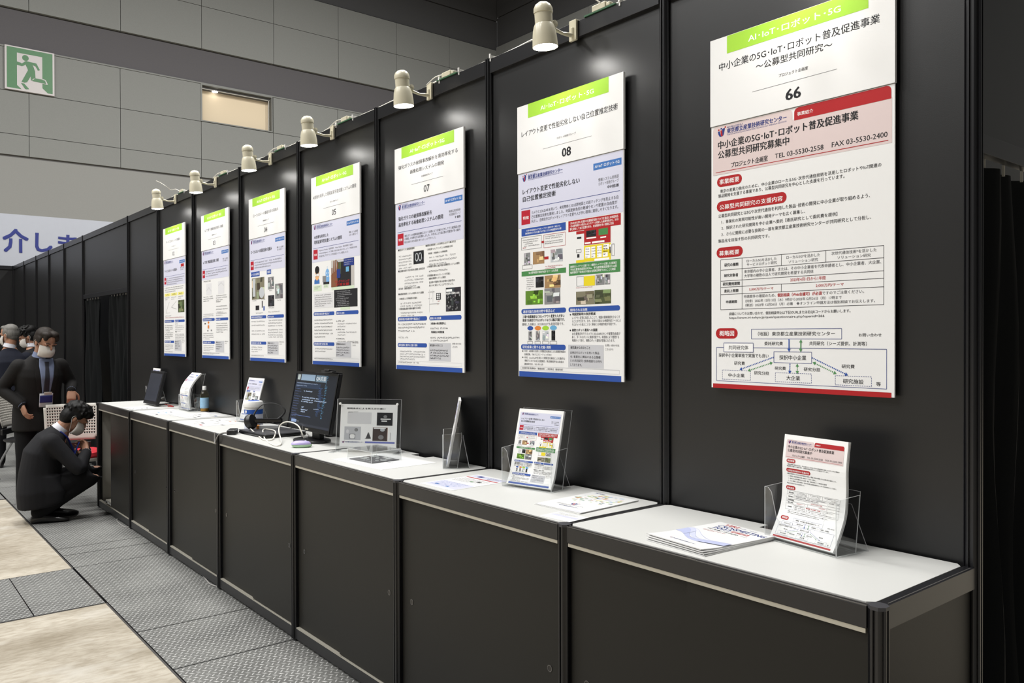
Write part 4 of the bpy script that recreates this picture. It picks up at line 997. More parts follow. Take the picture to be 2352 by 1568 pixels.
# under 04, 03 and 02
holder((-.105, 4.50, Z), PI + math.radians(6), 'clear acrylic leaflet holder behind the wipes tub, under poster 04', .225, .14, .02, .14, .06)
leaflet((-.105, 4.50, Z), PI + math.radians(6), [(.016, .010), (.006, .05), (-.010, .12), (-.030, .20), (-.058, .296)], PR['04'], 'white leaflet leaning in the holder behind the wipes tub', 2, .21)
holder((-.130, 5.68, Z), PI, 'clear acrylic leaflet holder beside the hand gel bottle, under poster 03', .225, .285, .06, .12, .07)
leaflet((-.130, 5.68, Z), PI, [(.020, .010), (.024, .06), (.030, .12), (.020, .18), (-.018, .24), (-.066, .292)], PR['03'], 'leaflet bundle flopping backwards in the holder beside the gel bottle', 4, .21)
holder((-.085, 6.80, Z), PI, 'clear acrylic leaflet holder behind the dark tablet screen, under poster 02', .225, .14, .01, .13, .055)
leaflet((-.085, 6.80, Z), PI, [(.014, .010), (.004, .06), (-.010, .14), (-.022, .22), (-.036, .294)], PR['02'], 'white leaflet standing behind the dark tablet screen at the far counter', 2, .21)

# ---------------------------------------------------------------- sheets and brochures lying on the worktops
def flat_sheet(name, label, cat, x, y, rz, P, wx=.297, wy=.21, z=HC + .0007, th=.0006, group=None, bend=0.0, along='x'):
    # local +x points to the wall side (top of the page); printed page 594 x 841
    mb = MB(); N = 10; v = []
    for off in (0, th):
        for i in range(N + 1):
            u = i / N
            for s in (-1, 1):
                zz = off + (bend * max(0, (.35 - u) / .35) ** 2 if bend else 0)
                v.append(((u - .5) * wx, s * wy / 2, zz))
    m = 2 * (N + 1); fc = []
    for i in range(N):
        a = 2 * i; fc += [(a, a + 2, a + 3, a + 1), (m + a, m + a + 1, m + a + 3, m + a + 2), (a, m + a, m + a + 2, a + 2), (a + 1, a + 3, m + a + 3, m + a + 1)]
    fc += [(0, 1, m + 1, m), (m - 2, 2 * m - 2, 2 * m - 1, m - 1)]
    mb.add(v, fc, 0, INK['sheet'])
    if P:
        def g(a, b, d):
            u = max(0, min(1, b / 841)); zz = th + (bend * max(0, (.35 - u) / .35) ** 2 if bend else 0) + .00012 + d * .00007
            return ((u - .5) * wx, (.5 - a / 594) * wy, zz)
        P.emit(mb, g, -1e9, 1e9, 1.0, .80)
    mb.c = [c or INK['sheet'] for c in mb.c]
    o = mb.build(name, 'ink', None, loc=(x, y, z)); o.rotation_euler = (0, 0, rz)
    return tag(o, label, cat, group)
# the brochure fan under poster 66
P = Print(31)
P.T('TIRI', 95, 768, 150, 48, 'red', 1); P.T('CROSSMEETING', 92, 694, 490, 58, 'nb', 1); P.T('2022', 95, 628, 190, 52, 'nb', 1); P.R(300, 632, 470, 672, 'red'); P.T('参加無料・事前登録制', 310, 642, 150, 20, 'w', 1)
P.T('12/14(水)・12/15(木)', 96, 572, 320, 38, 'k', 1); P.GP(425, 600, 150, 1, 14, 'g'); P.GP(96, 555, 240, 2, 14, 'red'); P.GP(262, 800, 300, 1, 16, 'nb')
pale = [rgb(222, 224, 238), rgb(206, 210, 232), rgb(186, 192, 224)]
for k in range(3):
    top = [(x, 330 + 150 * math.exp(-((x - 20) / 150.0) ** 2) + 40 * math.sin(x / 95.0 + k) - k * 30) for x in range(0, 595, 22)]
    bot = [(x, 270 + 60 * math.exp(-((x - 40) / 160.0) ** 2) + 40 * math.sin(x / 110.0 + k * .8) - k * 26) for x in range(0, 595, 22)]
    for i in range(len(top) - 1):
        P.put([bot[i], bot[i + 1], top[i + 1], top[i]], [(0, 1, 2, 3)], pale[k])
    for i in range(len(top) - 1): P.ln(*top[i], *top[i + 1], pale[2], 3)
P.LOGO(170, 84, 196, 112); P.T('東京都立産業技術研究センター', 204, 88, 240, 18, 'nb', 1)
BR = [(-.303, .571, 3.0), (-.302, .571, 4.0), (-.300, .572, 5.2), (-.297, .574, 6.5)]
lab = ['bottom brochure of the white fanned pile under poster 66', 'second lowest brochure of the white fanned pile under poster 66', 'third brochure up in the white fanned pile under poster 66', 'white brochure with red and blue lettering, topmost of the pile under poster 66']
for k, (x, y, r) in enumerate(BR):
    flat_sheet('brochure', lab[k], 'brochure', x, y, math.radians(-r), P if k == 3 else None, z=HC + .0008 + k * .0031, th=.0026, group='brochures under poster 66', bend=.0018 * k)
# brochures under 08
Q = Print(33); cols = ['sky', 'green', 'yel', 'blue', 'org', 'dgr', 'cyan', 'ylw', 'lav']
for k in range(95):
    a, b = Q.rnd.uniform(40, 540), Q.rnd.uniform(330, 760); s = Q.rnd.uniform(14, 46)
    if ((a - 300) / 270) ** 2 + ((b - 550) / 220) ** 2 < 1: Q.poly([(a, b), (a + s, b + s * .4), (a + s * 1.2, b + s * .9), (a + s * .1, b + s * .6)], Q.rnd.choice(cols))
Q.LOGO(250, 215, 330, 285); Q.GP(120, 200, 340, 2, 16, 'g'); Q.T('東京都立産業技術研究センター', 190, 120, 250, 20, 'nb', 1); Q.T('TIRI NEWS', 60, 790, 130, 26, 'nb', 1); Q.R(0, 20, 594, 30, 'lav')
flat_sheet('brochure', 'lower brochure of the pair with a colourful drawn cover under poster 08', 'brochure', -.214, 1.161, math.radians(3), None, z=HC + .0008, th=.002, group='brochures under poster 08')
flat_sheet('brochure', 'upper brochure with a colourful blue and green drawn cover under poster 08', 'brochure', -.211, 1.160, math.radians(3.6), Q, z=HC + .0033, th=.002, group='brochures under poster 08')
V = Print(35); V.GP(60, 760, 400, 4, 26, 'g', 2.4); V.R(40, 380, 550, 520, 'lav')
flat_sheet('card', 'thin white card at the front edge, beside the colourful brochures under poster 08', 'card', -.418, 1.055, math.radians(4), V, .09, .13, HC + .0007, .0004)
W_ = Print(37)
W_.R(20, 690, 574, 800, 'lav'); W_.GP(300, 780, 230, 3, 22, 'nb', 1.5); W_.R(20, 640, 574, 668, 'red2'); W_.R(120, 720, 200, 780, 'nb'); W_.GP(40, 600, 500, 6, 16, 'g', 2.1); W_.R(380, 500, 440, 540, 'dk', False); W_.R(300, 470, 350, 500, 'dgr', False)
W_.R(20, 60, 574, 330, 'lav'); W_.GP(60, 310, 460, 5, 18, 'tag', 2.6); W_.R(120, 120, 180, 150, 'tag'); W_.R(330, 100, 390, 130, 'tag')
flat_sheet('information_sheet', 'pale blue sheet with a red stripe lying left of the holder under poster 08', 'paper', -.300, 1.752, math.radians(2), W_)
# sheets under 04 and 03
def diagram(seed, c):
    D = Print(seed); D.R(40, 770, 400, 800, 'lav'); D.GP(60, 795, 300, 1, 20, 'k')
    for k in range(4):
        x, y = D.rnd.uniform(60, 380), 120 + k * 150; D.BOX(x, y, x + 150, y + 90, 'g', 3); D.GP(x + 10, y + 80, 120, 3, 14, 'g', 1.7)
        D.R(x + 170, y + 10, x + 240, y + 60, D.rnd.choice(['dk', 'gr', c]), False); D.ln(x + 75, y, D.rnd.uniform(80, 500), y - 60, 'g', 3)
    return D
flat_sheet('diagram_sheet', 'white sheet with grey diagrams lying at the front under poster 04', 'paper', -.315, 4.66, math.radians(2), diagram(41, 'red'), .297, .42)
flat_sheet('diagram_sheet', 'white sheet with small pictures lying near the wall under poster 04', 'paper', -.150, 4.74, math.radians(-2), diagram(42, 'org'), .20, .27, HC + .0016)
flat_sheet('diagram_sheet', 'pale blue-ruled sheet at the front edge under poster 03', 'paper', -.330, 5.66, math.radians(-3), diagram(43, 'sky'), .25, .45)
flat_sheet('diagram_sheet', 'sheet with blue boxes lying right of the gel bottle under poster 03', 'paper', -.20, 5.22, math.radians(4), diagram(44, 'blue'), .297, .36, HC + .0016)
flat_sheet('diagram_sheet', 'white sheet crossing to the counter end under poster 02', 'paper', -.36, 6.14, math.radians(6), diagram(45, 'sky'), .2, .28, HC + .0022)

# ---------------------------------------------------------------- acrylic sign frame and small case under 07
fr = thing('sign_frame', 'clear acrylic standing frame holding a page of grey pictures', 'sign frame', (-.2, 2.725, Z), math.atan2(2.60 - 2.85, -.095 + .302), None)
w2 = .168
def tilt(a, b, d): return (a, .012 - d + .030 * b / .255, .004 + b)
for nm, d0 in (('front_pane', .004), ('back_pane', -.004)):
    mb = MB(); plate3(mb, [(-w2, 0), (w2, 0), (w2, .258), (-w2, .258)], .0035, lambda a, b, d: tilt(a, b, d0 + d)); mb.build(nm, ['acr', 'acredge'], fr)
for s in (-1, 1):
    mb = MB(); plate3(mb, [(s * w2 - .02, -.035), (s * w2 + .012, -.035), (s * w2 + .012, .055), (s * w2 - .02, .055)], .004, lambda a, b, d: (a, b, d)); mb.build('foot', ['acr', 'acredge'], fr)
    mb = MB(); mb.t = Matrix.Translation(tilt(s * (w2 - .018), .235, .008)) @ Matrix.Rotation(math.radians(90), 4, 'X'); mb.lathe([(.0001, .0), (.006, 0), (.006, .006), (.0001, .007)], 12).build('screw_cap', 'white', fr)
G = Print(51); G.T('照明条件による見え方の違い', 60, 760, 420, 34, 'k', 1)
G.R(70, 470, 330, 700, 'lgrey2', False); G.GP(75, 715, 120, 2, 12, 'k'); G.R(390, 440, 560, 700, 'dk', False); G.OVAL(460, 590, 500, 650, 'gr'); G.R(430, 560, 540, 580, 'w'); G.R(440, 520, 500, 540, 'w')
G.R(40, 140, 220, 410, 'lgrey', False); G.OVAL(100, 170, 160, 260, 'pap'); G.BOX(100, 170, 160, 260, 'k', 4); G.OVAL(150, 310, 190, 380, 'gr'); G.OVAL(60, 270, 90, 350, 'lgrey2')
for k in range(14): G.R(262 + k * 5, 170, 266 + k * 5, 170 + 130 * math.exp(-((k - 8) / 4.0) ** 2), 'dk', False)
G.R(350, 130, 510, 400, 'brown', False); G.R(350, 130, 505, 395, rgb(70, 60, 58), False); G.OVAL(410, 160, 470, 250, 'gr'); G.OVAL(430, 320, 480, 385, 'ltgr'); G.R(360, 375, 490, 392, 'w'); G.ln(540, 150, 540, 300, 'g', 4)
G.LOGO(20, 80, 50, 116); G.T('東京都立産業技術研究センター', 56, 88, 200, 22, 'nb', 1); G.R(270, 82, 590, 116, rgb(110, 118, 186)); G.R(20, 80, 21, 81, 'pap')
pg = MB(); pg.add([tilt(a, b, .0025) for a, b in ((-.149, .022), (.149, .022), (.149, .232), (-.149, .232))] + [tilt(a, b, -.0005) for a, b in ((-.149, .022), (.149, .022), (.149, .232), (-.149, .232))], [(0, 1, 2, 3), (7, 6, 5, 4), (0, 4, 5, 1), (1, 5, 6, 2), (2, 6, 7, 3), (3, 7, 4, 0)], 0, INK['w'])
G.emit(pg, lambda a, b, d: tilt((a / 600 - .5) * .29, .022 + .205 * b / 841, .0028 + d * .0001)); pg.c = [c or INK['w'] for c in pg.c]
pg.build('insert_page', 'ink', fr)
cs = thing('acrylic_case', 'low clear acrylic case over a tray of glass shards in front of the sign frame', 'display case', (-.285, 2.5, Z), math.radians(4), None)
MB().box(-.075, .075, -.095, .095, .001, .004).build('tray', 'darkgrey', cs)
mb = MB()
for k in range(26):
    a, b = random.uniform(-.06, .06), random.uniform(-.08, .08); r = random.uniform(.006, .016)
    mb.prism([(a + r * math.cos(q + k) * random.uniform(.6, 1.2), b + r * math.sin(q + k) * random.uniform(.6, 1.2)) for q in (0, 1.3, 2.4, 3.6, 4.9)], .004, .0065)
o = mb.build('glass_shards', 'acredge', cs); o['kind'] = 'stuff'
mb = MB(); q = [(-.08, -.1), (.08, -.1), (.08, .1), (-.08, .1)]
for k in range(4):
    (a0, b0), (a1, b1) = q[k], q[(k + 1) % 4]
    plate3(mb, [(0, 0), (1, 0), (1, .052), (0, .052)], .0025, lambda s, z, d, a0=a0, b0=b0, a1=a1, b1=b1: (a0 + (a1 - a0) * s - (b0 - b1) * d / .18, b0 + (b1 - b0) * s - (a1 - a0) * d / .18, z))
plate3(mb, q, .0025, lambda a, b, d: (a, b, .052 + d)); mb.build('cover', ['acr', 'acredge'], cs)
V2 = Print(53); V2.R(10, 60, 580, 780, 'pap'); V2.GP(330, 420, 200, 1, 30, 'g')
flat_sheet('backing_sheet', 'plain white sheet under the acrylic case and sign frame, under poster 07', 'paper', -.27, 2.44, math.radians(3), V2, .30, .42)

# ---------------------------------------------------------------- monitor, laptop, headset and bits under 05
mo = thing('monitor', 'black flat monitor showing a code editor, tilted back under poster 05', 'monitor', (-.205, 3.315, Z), PI)
MB().prism([(.10 * math.cos(k * PI / 12) * (1.0 if math.cos(k * PI / 12) > 0 else .85), .135 * math.sin(k * PI / 12)) for k in range(24)], 0, .012).build('base', 'black', mo, bevel=.003)
MB().box(-.045, -.015, -.045, .045, .012, .20).build('neck', 'black', mo, bevel=.004)
tm = Matrix.Translation((.034, 0, .058)) @ Matrix.Rotation(math.radians(-11), 4, 'Y')
q = MB(); q.t = tm; q.box(-.020, 0, -.264, .264, 0, .325).box(-.05, -.020, -.15, .15, .05, .25).build('housing', 'black', mo, bevel=.004)
q = MB(); q.t = tm; q.box(0, .004, -.264, .264, 0, .022).box(0, .004, -.264, .264, .311, .325).box(0, .004, -.264, -.253, .022, .311).box(0, .004, .253, .264, .022, .311).build('bezel', 'blackgl', mo, bevel=.001)
sc = MB(); sc.t = tm; sc.box(0, .0012, -.253, .253, .022, .311, 0, rgb(26, 30, 38))
K = Print(61)
K.R(0, 0, 1000, 26, rgb(38, 42, 52), False); K.R(60, 30, 190, 62, rgb(120, 140, 175), False); K.GK(200, 40, 60, 12, 'lgrey'); K.R(40, 510, 110, 570, rgb(150, 160, 160), False); K.R(130, 505, 480, 575, rgb(120, 140, 160), False); K.R(500, 500, 760, 575, rgb(90, 110, 125), False); K.T('QA文書', 510, 512, 230, 52, 'ltgr')  # pale blocks and lettering at the top imitate a reflection on the screen
K.R(30, 420, 640, 480, rgb(34, 46, 66), False); K.GP(40, 480, 560, 2, 12, 'dim', 2.4, .5)
for y in range(430, 60, -28): K.GK(30, y, K.rnd.uniform(90, 170), 9, rgb(90, 105, 150))
for x, y, w in ((250, 380, 230), (230, 310, 420), (225, 285, 620), (230, 262, 300), (260, 200, 70), (255, 172, 180), (260, 150, 110)): K.GK(x, y, w, 15, 'lb')
for k in range(26): K.GK(600 + K.rnd.uniform(0, 50), 430 - k * 12, K.rnd.uniform(40, 130), 8, rgb(70, 100, 150)); K.GK(740 + K.rnd.uniform(0, 20), 560 - k * 18, K.rnd.uniform(20, 60), 9, 'sky')
K.ln(40, 110, 520, 110, rgb(90, 110, 160), 4); K.ln(560, 200, 690, 205, 'dim', 3)
K.emit(sc, lambda a, b, d: (.0013 + d * .0001, -.253 + a * .506 / 1000, .022 + b * .289 / 578)); sc.c = [c or rgb(26, 30, 38) for c in sc.c]
sc.build('screen', 'glow', mo)
q = MB(); q.t = tm; q.box(.001, .006, -.02, .02, .006, .014).build('badge', 'silver', mo)
q = MB(); q.t = tm; q.box(-.035, .03, .10, .23, .3255, .334).box(-.01, .035, .14, .20, .334, .343).build('clip_camera', 'black', mo, bevel=.003)
lp = thing('laptop', 'closed dark grey laptop under the headset on the counter below poster 05', 'laptop', (-.247, 3.775, Z), math.radians(2))
MB().box(-.125, .125, -.185, .185, .002, .014).build('base', 'black', lp, bevel=.003)
MB().box(-.125, .125, -.185, .185, .0148, .0225).build('lid', 'darkgrey', lp, bevel=.003)
MB().box(-.128, -.12, -.15, .15, .004, .011).build('port_strip', 'blackgl', lp)
q = MB(); vs, fs, a0, a1, b0, b1 = text_mesh('dynabook', 0); q.add([(-.06 + (b - b0) * .02, -.09 - (a - a0) * .02, .0228) for a, b in vs], fs); q.build('lid_lettering', 'silver', lp)
hs = thing('headset', 'black head-worn display with a thin headband lying on the laptop', 'headset', (-.262, 3.825, HC + .032), math.radians(-34.8))
q = MB(); q.t = Matrix.Translation((-.088, -.012, .040)) @ Matrix.Rotation(math.radians(72), 4, 'Y') @ Matrix.Rotation(math.radians(18), 4, 'X')
q.lathe([(.0001, -.022), (.036, -.020), (.044, -.010), (.046, .006), (.040, .020), (.0001, .024)], 22).build('ear_pad', 'black', hs, smooth=True)
MB().box(-.075, .095, -.012, .012, .030, .058).build('visor_bar', 'blackgl', hs, bevel=.006)
MB().tube([(-.078, 0, .05), (-.066, .01, .095), (-.03, .02, .135), (.02, .022, .147), (.07, .018, .136), (.108, .01, .108), (.098, .002, .078), (.072, 0, .054)], [.009, .005, .0035, .003, .003, .005, .006, .008], 8, smooth=4).build('headband', 'black', hs, smooth=True)
bx = thing('battery_box', 'small white box with an orange end behind the headset bar', 'box', (-.235, 3.865, HC + .0235), math.radians(-34.8))
MB().box(-.05, .065, -.012, .018, 0, .022).build('case', 'white', bx, bevel=.002)
MB().box(-.066, -.0505, -.012, .018, 0, .022).build('end_cap', 'orange', bx, bevel=.002)
c = MB().tube([(-.343, 3.885, .965), (-.352, 3.84, .955), (-.362, 3.70, .928), (-.405, 3.50, .9245), (-.36, 3.50, .9245), (-.275, 3.66, .948), (-.26, 3.80, .9475), (-.30, 3.78, .9475), (-.385, 3.54, .9245), (-.445, 3.30, .9245), (-.44, 3.235, .9245), (-.385, 3.32, .93), (-.30, 3.55, .958), (-.272, 3.60, .988), (-.265, 3.54, 1.012), (-.258, 3.46, 1.014), (-.25, 3.40, .998), (-.245, 3.37, .965), (-.235, 3.36, .935)], .0035, 8, smooth=6).build('usb_cable', 'cable', None, smooth=True)
attach(c, hs)
c = MB().tube([(-.215, 3.40, .926), (-.18, 3.44, .926), (-.13, 3.53, .926), (-.10, 3.62, .928), (-.14, 3.60, .932), (-.21, 3.44, .934), (-.20, 3.37, .930), (-.14, 3.44, .926), (-.09, 3.56, .926)], .003, 8, smooth=6).build('display_cable', 'gcable', None, smooth=True)
attach(c, lp)
c = MB().tube([(-.12, 3.35, 1.0), (-.10, 3.42, .95), (-.10, 3.48, .926), (-.15, 3.40, .926), (-.20, 3.30, .934)], .003, 8, smooth=6).build('monitor_cable', 'black', None, smooth=True)
attach(c, mo)
ms = thing('mouse', 'lilac and mint coloured computer mouse at the front of the counter', 'mouse', (-.362, 3.125, Z), math.radians(-30))
def shell(h0, h1, k):
    rings = []
    for z, s in ((h0, .93 if k else .80), ((h0 * .6 + h1 * .4), 1.0), (h1, .98)):
        rings.append([(.052 * s * math.cos(a) * (1 + .08 * math.cos(a)), .031 * s * math.sin(a), z) for a in [q * PI / 12 for q in range(24)]])
    return rings
MB().loft(shell(.001, .015, 0)).build('lower_shell', 'mint', ms, smooth=True)
r = []
for z, s in ((.0155, .985), (.022, .95), (.029, .80), (.033, .52), (.0345, .2)): r.append([(.052 * s * math.cos(a) * (1 + .08 * math.cos(a)) - .004, .031 * s * math.sin(a), z) for a in [q * PI / 12 for q in range(24)]])
MB().loft(r).build('upper_shell', 'lilac', ms, smooth=True)
q = MB(); q.t = Matrix.Translation((.022, 0, .031)) @ Matrix.Rotation(PI / 2, 4, 'X'); q.lathe([(.0001, -.004), (.006, -.004), (.006, .004), (.0001, .004)], 14).build('scroll_wheel', 'white', ms)
pb = thing('power_brick', 'black power adapter at the counter corner left of the laptop', 'adapter', (-.425, 3.93, Z), math.radians(62))
MB().box(-.06, .06, -.026, .026, 0, .028).build('case', 'black', pb, bevel=.006)
c = MB().tube([(-.455, 3.885, .934), (-.485, 3.90, .936), (-.504, 3.935, .922), (-.512, 3.955, .895), (-.510, 3.985, .865), (-.506, 4.0, .89), (-.503, 4.005, .93)], .0035, 8, smooth=5).build('adapter_cord', 'gcable', None, smooth=True)
attach(c, pb)
wt = thing('wipes_tub', 'white cleaning wipes tub with a blue label band beside the headset', 'tub', (-.245, 4.06, Z))
MB().lathe([(.052, 0), (.055, .004), (.055, .100), (.0545, .104)], 28, cap0=True).build('body', 'label', wt, smooth=True)
MB().lathe([(.0556, .100), (.0556, .128)], 28).build('label_band', 'blue', wt, smooth=True)
MB().lathe([(.055, .128), (.055, .140), (.059, .142), (.0595, .152), (.057, .168), (.054, .176), (.045, .179), (.0001, .180)], 28).build('lid', 'white', wt, smooth=True)
MB().lathe([(.034, .1795), (.034, .1815), (.0001, .182)], 24).build('lid_disc', 'blue', wt, smooth=True)
q = MB(); S2 = Print(71); S2.GK(0, 8, 40, 9, 'w'); S2.OVAL(0, 4, 16, 22, 'w'); S2.GK(2, 0, 38, 5, 'w')
S2.emit(q, lambda a, b, d: (-(.0559 + d * .0001) * math.cos((a - 22) / 55), (.0559 + d * .0001) * math.sin((a - 22) / 55) * 1.0, .103 + b / 1000)); q.c = [c or INK['w'] for c in q.c]; q.build('label_script', 'ink', wt)
gb = thing('gel_bottle', 'small clear bottle with white cap and pale blue label beside the leaflets', 'bottle', (-.055, 5.527, Z))
MB().lathe([(.029, 0), (.032, .004), (.032, .120), (.030, .135), (.022, .150), (.014, .158), (.0125, .165)], 24, cap0=True).build('body', 'bottle', gb, smooth=True)
MB().lathe([(.0295, .003), (.0295, .035), (.0001, .035)], 20, cap0=True).build('liquid', 'amber', gb, smooth=True)
MB().lathe([(.0328, .025), (.0328, .105)], 24).build('label', 'sky', gb, smooth=True)
MB().lathe([(.014, .163), (.015, .167), (.015, .190), (.013, .194), (.0001, .194)], 18).build('cap', 'white', gb, smooth=True)
tb = thing('tablet_display', 'dark tablet screen leaning back at the far end of the counters', 'screen', (-.215, 6.36, Z), PI)
tm = Matrix.Translation((.02, 0, .011)) @ Matrix.Rotation(math.radians(-14), 4, 'Y')
q = MB(); q.t = tm; q.box(-.028, 0, -.185, .185, 0, .285).build('housing', 'black', tb, bevel=.004)
q = MB(); q.t = tm; q.box(.0005, .001, -.165, .165, .03, .262).build('screen', 'screenoff', tb)
MB().box(-.12, -.03, -.02, .02, 0, .008).build('stand', 'black', tb)
MB().tube([(-.04, -.10, .12), (-.07, -.14, .10), (-.08, -.16, .05), (-.05, -.17, .006)], .003, 8, smooth=5).build('lead', 'gcable', tb, smooth=True)
c = MB().tube([(-.15, 6.22, .935), (-.12, 6.12, .926), (-.135, 6.05, .926), (-.16, 6.10, .926)], .004, 8, smooth=5).build('jumper_wire', 'redwire', None, smooth=True); tag(c, 'short red wire on the worktop behind the dark tablet screen', 'wire')
# bag inside the open counter, cords on the floor
bg = thing('bag', 'black bag standing inside the open counter under poster 02', 'bag', (-.36, 6.66, .071), math.radians(10))
MB().ell((0, 0, .13), (.07, .085, .13), 0, 18, 12).build('body', 'black', bg, smooth=True)
MB().tube([(0, -.04, .23), (0, -.025, .29), (0, .025, .29), (0, .04, .23)], .006, 8, smooth=5).build('handle', 'black', bg, smooth=True)
MB().box(-.44, -.1, 6.5, 6.95, .058, .07).build('counter_shelf', 'inner', bpy.data.objects['display_counter.006']).location = (0, -(CY[6] + CY[7]) / 2, 0)
c = MB().tube([(-.44, 6.42, .02), (-.47, 6.40, .008), (-.505, 6.28, .005), (-.515, 6.10, .005), (-.505, 6.0, .005), (-.46, 5.98, .005)], .004, 8, smooth=5).build('floor_cord', 'gcable', None, smooth=True); tag(c, 'short grey cord on the floor near the crouching person', 'cord')
c = MB().tube([(-.44, 4.38, .02), (-.468, 4.34, .006), (-.49, 4.2, .005), (-.50, 4.1, .005), (-.475, 4.0, .005), (-.44, 3.97, .005)], .004, 8, smooth=5).build('floor_cord', 'gcable', None, smooth=True); tag(c, 'grey cord on the floor at the counter foot under posters 05 and 04', 'cord')

# ---------------------------------------------------------------- chairs
def chair(loc, rz, label, cushion, shell='chairw'):
    t = thing('stacking_chair', label, 'chair', loc, rz)
    nx, nz, W, z0, z1 = 22, 13, .45, .55, .88
    mb = MB()
    def P(u, w):
        x = (u - .5) * W * (1 - .06 * (1 - w)); z = z0 + (z1 - z0) * w
        return (-.20 - .07 * w + .035 * ((u - .5) * 2) ** 2, x, z)
    cu, cz = 1 / nx, 1 / nz; cache = {}
    def V(u, w):
        k = (round(u, 5), round(w, 5))
        if k not in cache: cache[k] = len(mb.v); mb.v.append(P(u, w))
        return cache[k]
    for i in range(nx):
        for j in range(nz):
            u, w = i * cu, j * cz; q = [V(u, w), V(u + cu, w), V(u + cu, w + cz), V(u, w + cz)]
            corner = (i in (0, nx - 1) and j in (0, nz - 1))
            if corner: continue
            if i in (0, nx - 1) or j in (0, 1, nz - 1): mb.f.append(tuple(q)); mb.mi.append(0); mb.c.append(None); continue
            cx, cy = u + cu / 2, w + cz / 2; r = []
            sh = 0
            for a in range(8):
                th = math.radians(-135 + 45 * a); r.append(V(cx + cu * .29 * math.cos(th), cy + cz * .33 * math.sin(th)))
            m = [V(u + cu / 2, w), V(u + cu, w + cz / 2), V(u + cu / 2, w + cz), V(u, w + cz / 2)]
            ring = [q[0], m[0], q[1], m[1], q[2], m[2], q[3], m[3]]
            for a in range(8):
                mb.f.append((ring[a], ring[(a + 1) % 8], r[(a + 1) % 8], r[a])); mb.mi.append(0); mb.c.append(None)
    o = mb.build('backrest', 'chairw', t, smooth=True); s = o.modifiers.new('thick', 'SOLIDIFY'); s.thickness = .006; s.offset = 0
    MB().box(-.21, -.185, -.16, .16, .47, .53).build('back_bracket', 'black', t, bevel=.006)
    r = []
    for k, (x, hw, z) in enumerate(((-.20, .19, .455), (-.19, .215, .425), (.0, .225, .415), (.18, .215, .42), (.215, .19, .43))): pass
    MB().loft([[(.02 + .225 * s * math.copysign(abs(math.cos(a)) ** .6, math.cos(a)), .225 * s * math.copysign(abs(math.sin(a)) ** .6, math.sin(a)), z) for a in [k * PI / 14 for k in range(28)]] for s, z in ((.90, .395), (1.0, .41), (1.0, .425))]).build('seat_shell', shell, t, smooth=True)
    if cushion:
        MB().loft([[(.02 + .22 * s * math.copysign(abs(math.cos(a)) ** .6, math.cos(a)), .22 * s * math.copysign(abs(math.sin(a)) ** .6, math.sin(a)), z + .012 * math.sin(a) ** 2 * (s > .5)) for a in [k * PI / 14 for k in range(28)]] for s, z in ((.97, .426), (1.0, .44), (.97, .468), (.80, .478), (.3, .478))]).build('cushion', 'red', t, smooth=True)
    for sx in (-1, 1):
        for sy in (-1, 1):
            MB().tube([(.02 + sx * .10, sy * .19, .40), (.02 + sx * .20, sy * .225, .20), (.02 + sx * .225, sy * .235, .055)], .011, 8, smooth=3).build('leg', 'steel', t, smooth=True)
            q = MB(); q.t = Matrix.Translation((.02 + sx * .225, sy * .235, .024)) @ Matrix.Rotation(PI / 2, 4, 'X'); q.lathe([(.0001, -.012), (.024, -.010), (.024, .010), (.0001, .012)], 14); q.build('caster', 'black', t, smooth=True)
    return t
chair((-.625, 7.30, .0), math.radians(-97), 'white perforated chair with a red cushion behind the crouching person', True)
chair((-.70, 9.14, .0), math.radians(-32), 'white-backed chair at the left edge, behind the leaning person', False, 'black')

# ---------------------------------------------------------------- people
def remeshed(mb, name, mats, parent, voxel, it=4, fac=.5):
    o = mb.build(name, mats, None)
    r = o.modifiers.new('r', 'REMESH'); r.mode = 'VOXEL'; r.voxel_size = voxel; r.use_smooth_shade = True
    s = o.modifiers.new('s', 'SMOOTH'); s.iterations = it; s.factor = fac
    me = bpy.data.meshes.new_from_object(o.evaluated_get(bpy.context.evaluated_depsgraph_get()))
    o.modifiers.clear(); old = o.data; o.data = me; bpy.data.meshes.remove(old); me.name = name
    if not me.materials: me.materials.append(M[mats])
    me.shade_smooth(); o.parent = parent
    return o
def limb(mb, pts, rad, seg=14):
    pts = [Vector(p) for p in pts]
    q, rr = [], []
    for i in range(len(pts) - 1):
        p0, p1, p2, p3 = pts[max(i - 1, 0)], pts[i], pts[i + 1], pts[min(i + 2, len(pts) - 1)]
        for k in range(4):
            t = k / 4
            lin_ = p1 + (p2 - p1) * t
            cr = 0.5 * ((2 * p1) + (p2 - p0) * t + (2 * p0 - 5 * p1 + 4 * p2 - p3) * t * t + (3 * p1 - p0 - 3 * p2 + p3) * t ** 3)
            q.append(lin_.lerp(cr, .45)); rr.append(rad[i] + (rad[i + 1] - rad[i]) * t)
    q.append(pts[-1]); rr.append(rad[-1])
    mb.tube(q, rr, seg)
    mb.ell(pts[0], (rad[0],) * 3, 0, 12, 8); mb.ell(pts[-1], (rad[-1],) * 3, 0, 12, 8)
def torso(mb, rings, n=22, power=.85):
    # rings: (centre, half width along side, half depth, side vector, depth vector)
    out = []
    for c, hw, hd, sd, dd in rings:
        c, sd, dd = Vector(c), Vector(sd).normalized(), Vector(dd).normalized(); r = []
        for k in range(n):
            a = 2 * PI * k / n; ca, sa = math.cos(a), math.sin(a)
            r.append(tuple(c + sd * hw * math.copysign(abs(ca) ** power, ca) + dd * hd * math.copysign(abs(sa) ** power, sa)))
        out.append(r)
    mb.loft(out)
